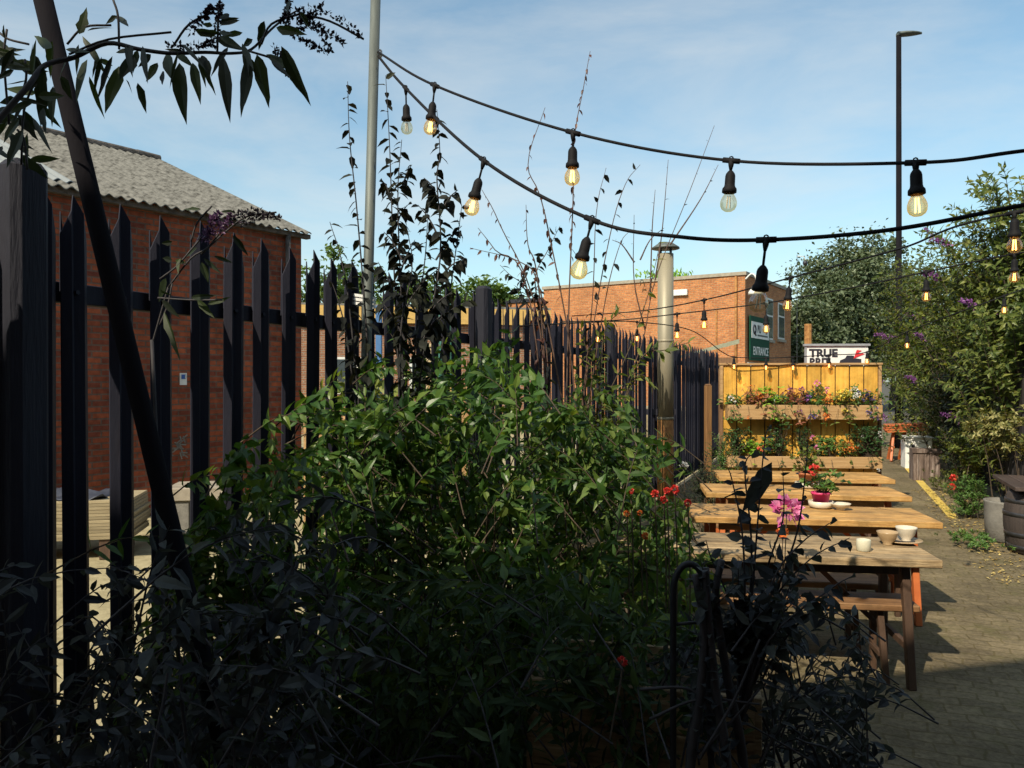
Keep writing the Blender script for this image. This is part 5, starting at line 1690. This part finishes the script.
boxes = []
for (yt, yb, ins) in ((405, 419.5, .13), (456.5, 468, .13)):
    z1, z0 = zb(yt), zb(yb)
    m = MB()
    m.box(-PW / 2 + .05, PW / 2 - .045, -.22, -.20, z0, z1, .003)
    m.box(-PW / 2 + .05, PW / 2 - .045, -.198, -.002, z0, z0 + .02)
    for sx in (-1, 1):
        x = sx * (PW / 2 - .055)
        m.box(x - .009, x + .009, -.198, -.002, z0 + .022, z1 - .003)
    b_ = m.build('flower_box', M['planter_box'], root)
    MB().box(-PW / 2 + .075, PW / 2 - .075, -.197, -.004, z0 + .03, z1 - .03).build('soil', M['soil'], b_)
    boxes.append((z0, z1))
MB().box(-PW / 2 + .02, PW / 2 - .02, -.2, .0, .0, .06, .004).build('foot_rail', M['planter_frame'], root)
ca, sa = math.cos(PR), math.sin(PR)


def box_plant(label, px, tier, spread, up, drop, leaf_m, fl_m, nl, nf, ls=.058, fs=.034, name='bedding_plant', wr=.5):
    """A plant growing in one of the planter's boxes at image column px."""
    x = (px - 801) / F * (PD - .12)
    c = ctr + Vector((x * ca + .12 * sa, x * sa - .12 * ca, boxes[tier][1] - .03))
    rt = thing(name, label, 'plant', c)
    fo, sm = MB(), MB()
    nl = int(nl * (.8 if tier == 0 else .85))
    nf = max(1, int(nf * .7)) if nf else 0
    for i in range(nl):
        u = random.random()
        hang = random.random() < drop * .38
        e = Vector((random.gauss(0, spread), random.gauss(-.02, .06), up * random.uniform(.15, 1.0)))
        if hang:
            e = Vector((random.gauss(0, spread * .7), -.13 - random.uniform(0, .06), -random.uniform(.0, .22)))
        elif abs(e.y) > .09: e.y = .08 * (1 if e.y > 0 else -1) if e.y > 0 else e.y
        s0 = Vector((random.gauss(0, spread * .3), random.gauss(0, .03), -.005))
        mid = s0.lerp(e, .5) + Vector((0, -.02 if hang else 0, .07 if hang else .03))
        sm.tube([s0, mid, e], .002, 4, caps=False)
        k = 3
        fo.leaves([tuple(e)] * k, [(random.gauss(0, 1), random.gauss(-.3, 1), random.gauss(.2, .6)) for _ in range(k)], [(random.gauss(0, .6), -.6, 1)] * k, ls * random.uniform(.7, 1.3), ls * wr, lod=1, curl=.2)
    fo.build('foliage', leaf_m, rt)
    sm.build('stems', M['stem'], rt)
    if fl_m and nf:
        for i in range(nf):
            f = MB()
            hang = random.random() < drop * .7
            e = Vector((random.gauss(0, spread * .85), -.07 + random.gauss(0, .05), up * random.uniform(.45, 1.1)))
            if hang: e = Vector((random.gauss(0, spread * .6), -.16, -random.uniform(0, .15)))
            petal_ball(f, e, fs, 14, fs * .9)
            f.build('flower_head', fl_m, rt)
    return rt


box_plant('trailing green plant at the left end of the upper flower box', 733, 0, .10, .16, .5, M['leaf_mid'], M['fl_white'], 60, 4)
box_plant('orange spiky plant in the upper box beside the left trailing green one', 747, 0, .05, .28, .1, M['fl_copper'], M['fl_orange'], 30, 6, .05, .02, wr=.25)
box_plant('copper leaved plant in the upper box left of the lime green one', 757, 0, .07, .20, .2, M['fl_copper'], M['fl_orange'], 50, 3)
box_plant('lime green leafy plant standing highest in the upper box', 769, 0, .075, .27, .35, M['leaf_lime'], M['fl_orange'], 60, 2, .06)
box_plant('dark green trailing plant in the middle of the upper box', 781, 0, .08, .16, .5, M['leaf_shrub'], None, 50, 0)
box_plant('red brown bushy plant in the middle of the upper box', 795, 0, .085, .24, .35, M['fl_copper'], M['fl_purple'], 70, 6)
box_plant('plant with deep violet blooms in the upper box under a pink flower', 805, 0, .06, .22, .3, M['leaf_mid'], M['fl_violet'], 40, 5)
box_plant('single tall pink bloom standing above the upper box', 815, 0, .04, .30, .1, M['leaf_mid'], M['fl_pink'], 20, 3, fs=.035)
box_plant('orange red flowers spilling over the front of the upper box', 821, 0, .075, .14, .55, M['leaf_mid'], M['fl_orange'], 45, 12, fs=.034)
box_plant('yellow flowered plant with long trailing stems in the upper box', 838, 0, .09, .22, .45, M['leaf_yel'], M['fl_yellow'], 75, 12)
box_plant('white flowered upright plant in the upper box near its right end', 850, 0, .04, .30, .05, M['leaf_mid'], M['fl_white'], 20, 10, fs=.025)
box_plant('violet lavender like plant at the right end of the upper box', 864, 0, .09, .20, .45, M['leaf_shrub'], M['fl_violet'], 70, 30, fs=.02)
box_plant('dark bushy evergreen at the left end of the lower flower box', 735, 1, .10, .40, .2, M['leaf_evergreen'], None, 110, 0, .05)
box_plant('lime green plant in the lower box next to red geranium', 751, 1, .09, .22, .15, M['leaf_lime'], M['fl_yellow'], 60, 3, .055)
box_plant('red geranium in the lower box between two green plants', 765, 1, .06, .26, .15, M['leaf_mid'], M['fl_red'], 45, 4, fs=.04)
box_plant('narrow dark conifer like plant in the left half of the lower box', 777, 1, .06, .50, .05, M['leaf_evergreen'], None, 130, 0, .045)
box_plant('small upright green conifer in the middle of the lower box', 800, 1, .045, .42, .02, M['leaf_evergreen'], None, 110, 0, .04)
box_plant('pink flowered plant in the middle of the lower box', 814, 1, .06, .28, .15, M['leaf_mid'], M['fl_pink'], 45, 4)
box_plant('leafy green plant in the lower box right of the pink flowers', 827, 1, .07, .27, .1, M['leaf_mid'], None, 50, 0, .06)
box_plant('orange yellow flowered plant in the right half of the lower box', 843, 1, .07, .20, .2, M['leaf_yel'], M['fl_orange'], 40, 10)
box_plant('large round green bush at the right end of the lower box', 863, 1, .10, .42, .15, M['leaf_evergreen'], M['fl_white'], 210, 6, .055, .02)

# ------------------------------------------------------------------ right side props
# stacked orange trestles, white box, weathered box
p = gnd(905, 461)
root = thing('folded_trestle_stack', 'stack of orange folding trestles beside the white box', 'trestles', (p.x, p.y, 0), R(-20))
m = MB()
for k in range(3):
    x = -.22 + k * .22
    for sy in (-1, 1):
        m.bar((x, sy * .05, .62), (x - .08, sy * .30, 0), .05, .05, .004)
    m.bar((x - .02, -.2, .3), (x - .02, .2, .3), .04, .04, .003)
m.build('legs', M['orange'], root)
m = MB()
for k in range(4):
    m.obox(Vector((.02 + random.uniform(-.03, .03), 0, .66 + k * .045)), Vector((.42, 0, .03)), Vector((0, .25, 0)), Vector((0, 0, .018)), .004)
m.build('tops', M['orange'], root)
p = gnd(919, 469)
root = thing('white_box', 'white painted box with round hand holes behind the weathered box', 'box', (p.x, p.y, 0), R(-16))
MB().box(-.24, .24, 0, .45, .0, .60, .008).build('body', M['white'], root)
MB().box(-.26, .26, -.02, .47, .603, .63, .006).build('lid', M['white'], root)
q = MB().lathe([(.035, -.004), (.035, .002)], (-.1, -.003, .45), 16, Matrix.Rotation(R(90), 3, 'X')); q.build('hand_hole', M['sign_black'], root)
q = MB().box(-.12, .02, -.003, -.001, .1, .22).build('label_patch', M['sign_grey'], root)
p = gnd(927, 481)
root = thing('weathered_box', 'weathered grey wooden box planter beside the yellow line', 'planter', (p.x, p.y, 0), R(-18))
m = MB()
for i in range(5):
    x = -.21 + i * .084
    m.box(x + .003, x + .081, 0, .02, 0, .54, .003)
    pass
m.build('front_boards', M['crate_grey'], root)
MB().box(-.21, .21, .40, .42, 0, .54, .003).build('back_board', M['crate_grey'], root)
for sx in (-1, 1): MB().box(sx * .20 - .012, sx * .20 + .012, .022, .398, 0, .54).build('side_board', M['crate_grey'], root)
MB().box(-.23, .23, -.025, -.002, .48, .56, .004).build('top_trim', M['crate_grey'], root)
MB().box(-.187, .187, .022, .398, .42, .48).build('soil', M['soil'], root)
# concrete pot and half barrel with plank table
p = gnd(997, 545)
root = thing('concrete_pot', 'round grey concrete pot at the right edge of the alley', 'pot', (p.x + .26, p.y + .2, 0))
MB().lathe([(.19, 0), (.225, .02), (.235, .25), (.24, .42), (.245, .44), (.21, .44), (.20, .33), (.001, .31)], (0, 0, 0), 28).build('body', M['concrete'], root, smooth=True)
MB().lathe([(.195, .332), (.12, .35), (.001, .355)], (0, 0, 0), 18).build('soil', M['soil'], root, smooth=True)
p = gnd(1030, 560)
root = thing('oak_barrel', 'dark barrel with steel hoops under a plank top at the right edge', 'barrel', (p.x + .29, p.y + .3, 0))
MB().lathe([(.25, 0), (.27, .08), (.305, .25), (.31, .34), (.30, .46), (.27, .60), (.25, .62), (.001, .62)], (0, 0, 0), 28).build('staves', M['barrel'], root, smooth=True)
m = MB()
for z, r_ in ((.07, .272), (.20, .298), (.40, .309), (.53, .290)):
    m.lathe([(r_ - .004, z - .02), (r_ + .004, z - .018), (r_ + .004, z + .018), (r_ - .004, z + .02)], (0, 0, 0), 28)
m.build('hoop', M['hoop'], root, smooth=True)
ptop_ = thing('plank_top', 'dark plank table top resting on the barrel', 'table top', root.location + Vector((.26, .15, .81)), R(-22))
m = MB()
for i in range(6): m.box(-.45 + i * .15 + .003, -.45 + i * .15 + .147, -.55, .6, 0, .04, .004)
m.build('planks', M['dark_top'], ptop_)
MB().box(-.4, .4, -.4, -.34, -.03, -.002).build('batten', M['dark_timber'], ptop_)
ptop_.location.z = .652

# wooden trough under the shrubs, iron hoop, bottom of photo
p = at(690, 760, 2.55)
root = thing('timber_trough', 'grey weathered timber trough under the dark shrub', 'planter', (p.x - .1, p.y, 0), R(-13))
m = MB()
for z in range(5): m.box(-.42, .30, -.012, .012, .02 + z * .145, .02 + z * .145 + .14, .003)
m.build('boards', M['wood_grey'], root)
for x in (-.43, .31): MB().box(x - .012, x + .012, -.011, .40, .02, .74, .003).build('end_board', M['wood_grey'], root)
MB().box(-.40, .28, .014, .39, .55, .64).build('soil', M['soil'], root)
MB().box(-.45, .33, .402, .424, .02, .74).build('back_board', M['wood_grey'], root)
hp = []
root = thing('iron_hoop', 'black iron hoop standing among the dark stems left of the rose bush', 'plant support', (at(690, 600, 2.25).x, 2.25, 0))
for t in range(17):
    a_ = math.pi * t / 16
    hp.append(at(689.5 - 16 * math.cos(a_), 592 - 28 * math.sin(a_), 2.25))
lo = [Vector((hp[0].x - .005, 2.25, 0)), Vector((hp[0].x, 2.25, .6))]
hi = [Vector((hp[-1].x + .02, 2.25, .6)), Vector((hp[-1].x + .035, 2.25, 0))]
MB().tube(lo + hp + hi, .0095, 10).build('rod', M['iron'], root, world=True, smooth=True)
MB().tube([at(672, 625, 2.25), at(707, 622, 2.25)], .005, 8).build('crossbar', M['iron'], root, world=True, smooth=True)
# thick old stems rising beside it
st_pts = [[(728, 780, 2.2), (716, 690, 2.2), (708, 610, 2.2), (706, 568, 2.2)], [(745, 780, 2.25), (728, 680, 2.25), (716, 600, 2.25), (722, 560, 2.25)], [(690, 780, 2.2), (700, 700, 2.2), (704, 630, 2.2), (695, 575, 2.2)], [(700, 760, 2.15), (735, 700, 2.15), (760, 640, 2.15)], [(650, 720, 2.2), (700, 700, 2.2), (760, 705, 2.2)],
          [(640, 690, 2.2), (690, 690, 2.2), (720, 720, 2.2)], [(690, 760, 2.2), (720, 735, 2.2), (760, 690, 2.2)]]
root = thing('woody_climber', 'thick dark woody climber stems at the bottom beside the iron hoop', 'climber', at(728, 780, 2.2) * 1)
root.location.z = 0
m = MB()
for k, pts in enumerate(st_pts):
    q = [at(*p) for p in pts]
    if k < 3: q = [Vector((q[0].x, q[0].y, 0))] + q
    pth = spline(q, 5)
    r_ = .016 if k < 3 else .005
    m.tube(pth, [r_ * (1 - .4 * i / (len(pth) - 1)) for i in range(len(pth))], 8)
m.build('stem', M['stem_dark'], root, world=True, smooth=True)
f_ = MB()
for k, pts in enumerate(st_pts[:3]):
    leaf_shoot(f_, None, spline([at(*p) for p in pts], 4), 16, .05, .025, tilt=1.1, whorl=2)
f_.build('foliage', M['leaf_dark'], root, world=True)

# ------------------------------------------------------------------ unseen building behind the viewer, built to shade the foreground
bd = math.atan2(.24, .97)
hb = 7.0
o0 = Vector((-1.97, -1.78, 0))
root = thing('shade_building', 'tall unseen brick building put behind the viewer to shade the foreground', 'building', o0, bd)
MB().box(-9, 9, -6, 0, 0, hb - .15).build('wall', M['brick_dark'], root)
MB().box(-9.05, 9.05, -6.05, 0.0, hb - .148, hb).build('coping', M['capstone'], root)
MB().box(-3.2, 7.0, .002, 1.9, 3.05, 3.2).build('shade_canopy', M['dark_timber'], root)  # unseen overhang added to cut the sky light on the foreground
for k in range(4):
    x = -6 + k * 3.4
    w = MB().box(x, x + 1.1, .002, .05, 3.6, 5.2).build('window', M['win_frame'], root)
    MB().box(x + .08, x + 1.02, .05, .058, 3.68, 5.12).build('pane', M['win_glass'], w)

# ------------------------------------------------------------------ light, sky, camera
sunv = Vector((-.5, -.7, .75)).normalized()      # towards the sun
elev = math.asin(sunv.z)
azim = math.atan2(sunv.x, sunv.y)                # clockwise from +Y
W = bpy.data.worlds.new('World')
S.world = W
W.use_nodes = True
nt = W.node_tree
for n in list(nt.nodes): nt.nodes.remove(n)
out = nt.nodes.new('ShaderNodeOutputWorld')
bg = nt.nodes.new('ShaderNodeBackground')
sky = nt.nodes.new('ShaderNodeTexSky')
sky.sky_type = 'NISHITA'
sky.sun_disc = False
sky.sun_elevation = elev
sky.sun_rotation = azim
sky.air_density = 1.0
sky.dust_density = 1.3
sky.ozone_density = 1.2
SKY = .104
bg.inputs[1].default_value = SKY
L = nt.links.new
tc = N(nt, 'ShaderNodeTexCoord')
mp = N(nt, 'ShaderNodeMapping')
mp.inputs['Scale'].default_value = (1.0, 1.0, 3.2)
L(tc.outputs['Generated'], mp.inputs[0])
n1 = N(nt, 'ShaderNodeTexNoise', in_Scale=2.3, in_Detail=9.0, in_Roughness=.58, in_Distortion=.35)
L(mp.outputs[0], n1.inputs['Vector'])
rp = ramp(nt, [(.40, (.11, .11, .11)), (.80, (1, 1, 1))])
L(n1.outputs[0], rp.inputs[0])
mf = N(nt, 'ShaderNodeMath', operation='MULTIPLY', in_1=.66)
L(rp.outputs[0], mf.inputs[0])
mx = N(nt, 'ShaderNodeMix', data_type='RGBA')
mx.inputs[7].default_value = (5.1, 5.05, 4.75, 1)
tn = N(nt, 'ShaderNodeMix', data_type='RGBA', blend_type='MULTIPLY', in_0=1.0)
tn.inputs[7].default_value = (.90, 1.09, 1.0, 1)
L(sky.outputs[0], tn.inputs[6])
L(mf.outputs[0], mx.inputs[0]); L(tn.outputs[2], mx.inputs[6])
L(mx.outputs[2], bg.inputs[0])
L(bg.outputs[0], out.inputs[0])

sl = bpy.data.lights.new('sun', 'SUN')
sl.energy = 3.7
sl.angle = R(.55)
sl.color = (1.0, .88, .68)
so_ = bpy.data.objects.new('sun', sl)
COL.objects.link(so_)
so_.rotation_euler = sunv.to_track_quat('Z', 'Y').to_euler()
so_.location = sunv * 30

cam = bpy.data.cameras.new('camera')
cam.sensor_width = 36
cam.lens = F / 1024 * 36
cam.clip_start = .05
cam.clip_end = 1500
co = bpy.data.objects.new('camera', cam)
COL.objects.link(co)
co.location = (0, 0, EYE)
co.rotation_euler = (R(90) - math.atan((384 - HOR) / F), 0, 0)
S.camera = co
vs_ = S.view_settings
vs_.view_transform = 'Standard'
vs_.look = 'None'
vs_.exposure = 0.75
vs_.gamma = 1
vs_.use_curve_mapping = False
S.cycles.use_denoising = True
S.cycles.max_bounces = 8
S.cycles.transparent_max_bounces = 12
S.cycles.sample_clamp_indirect = 6
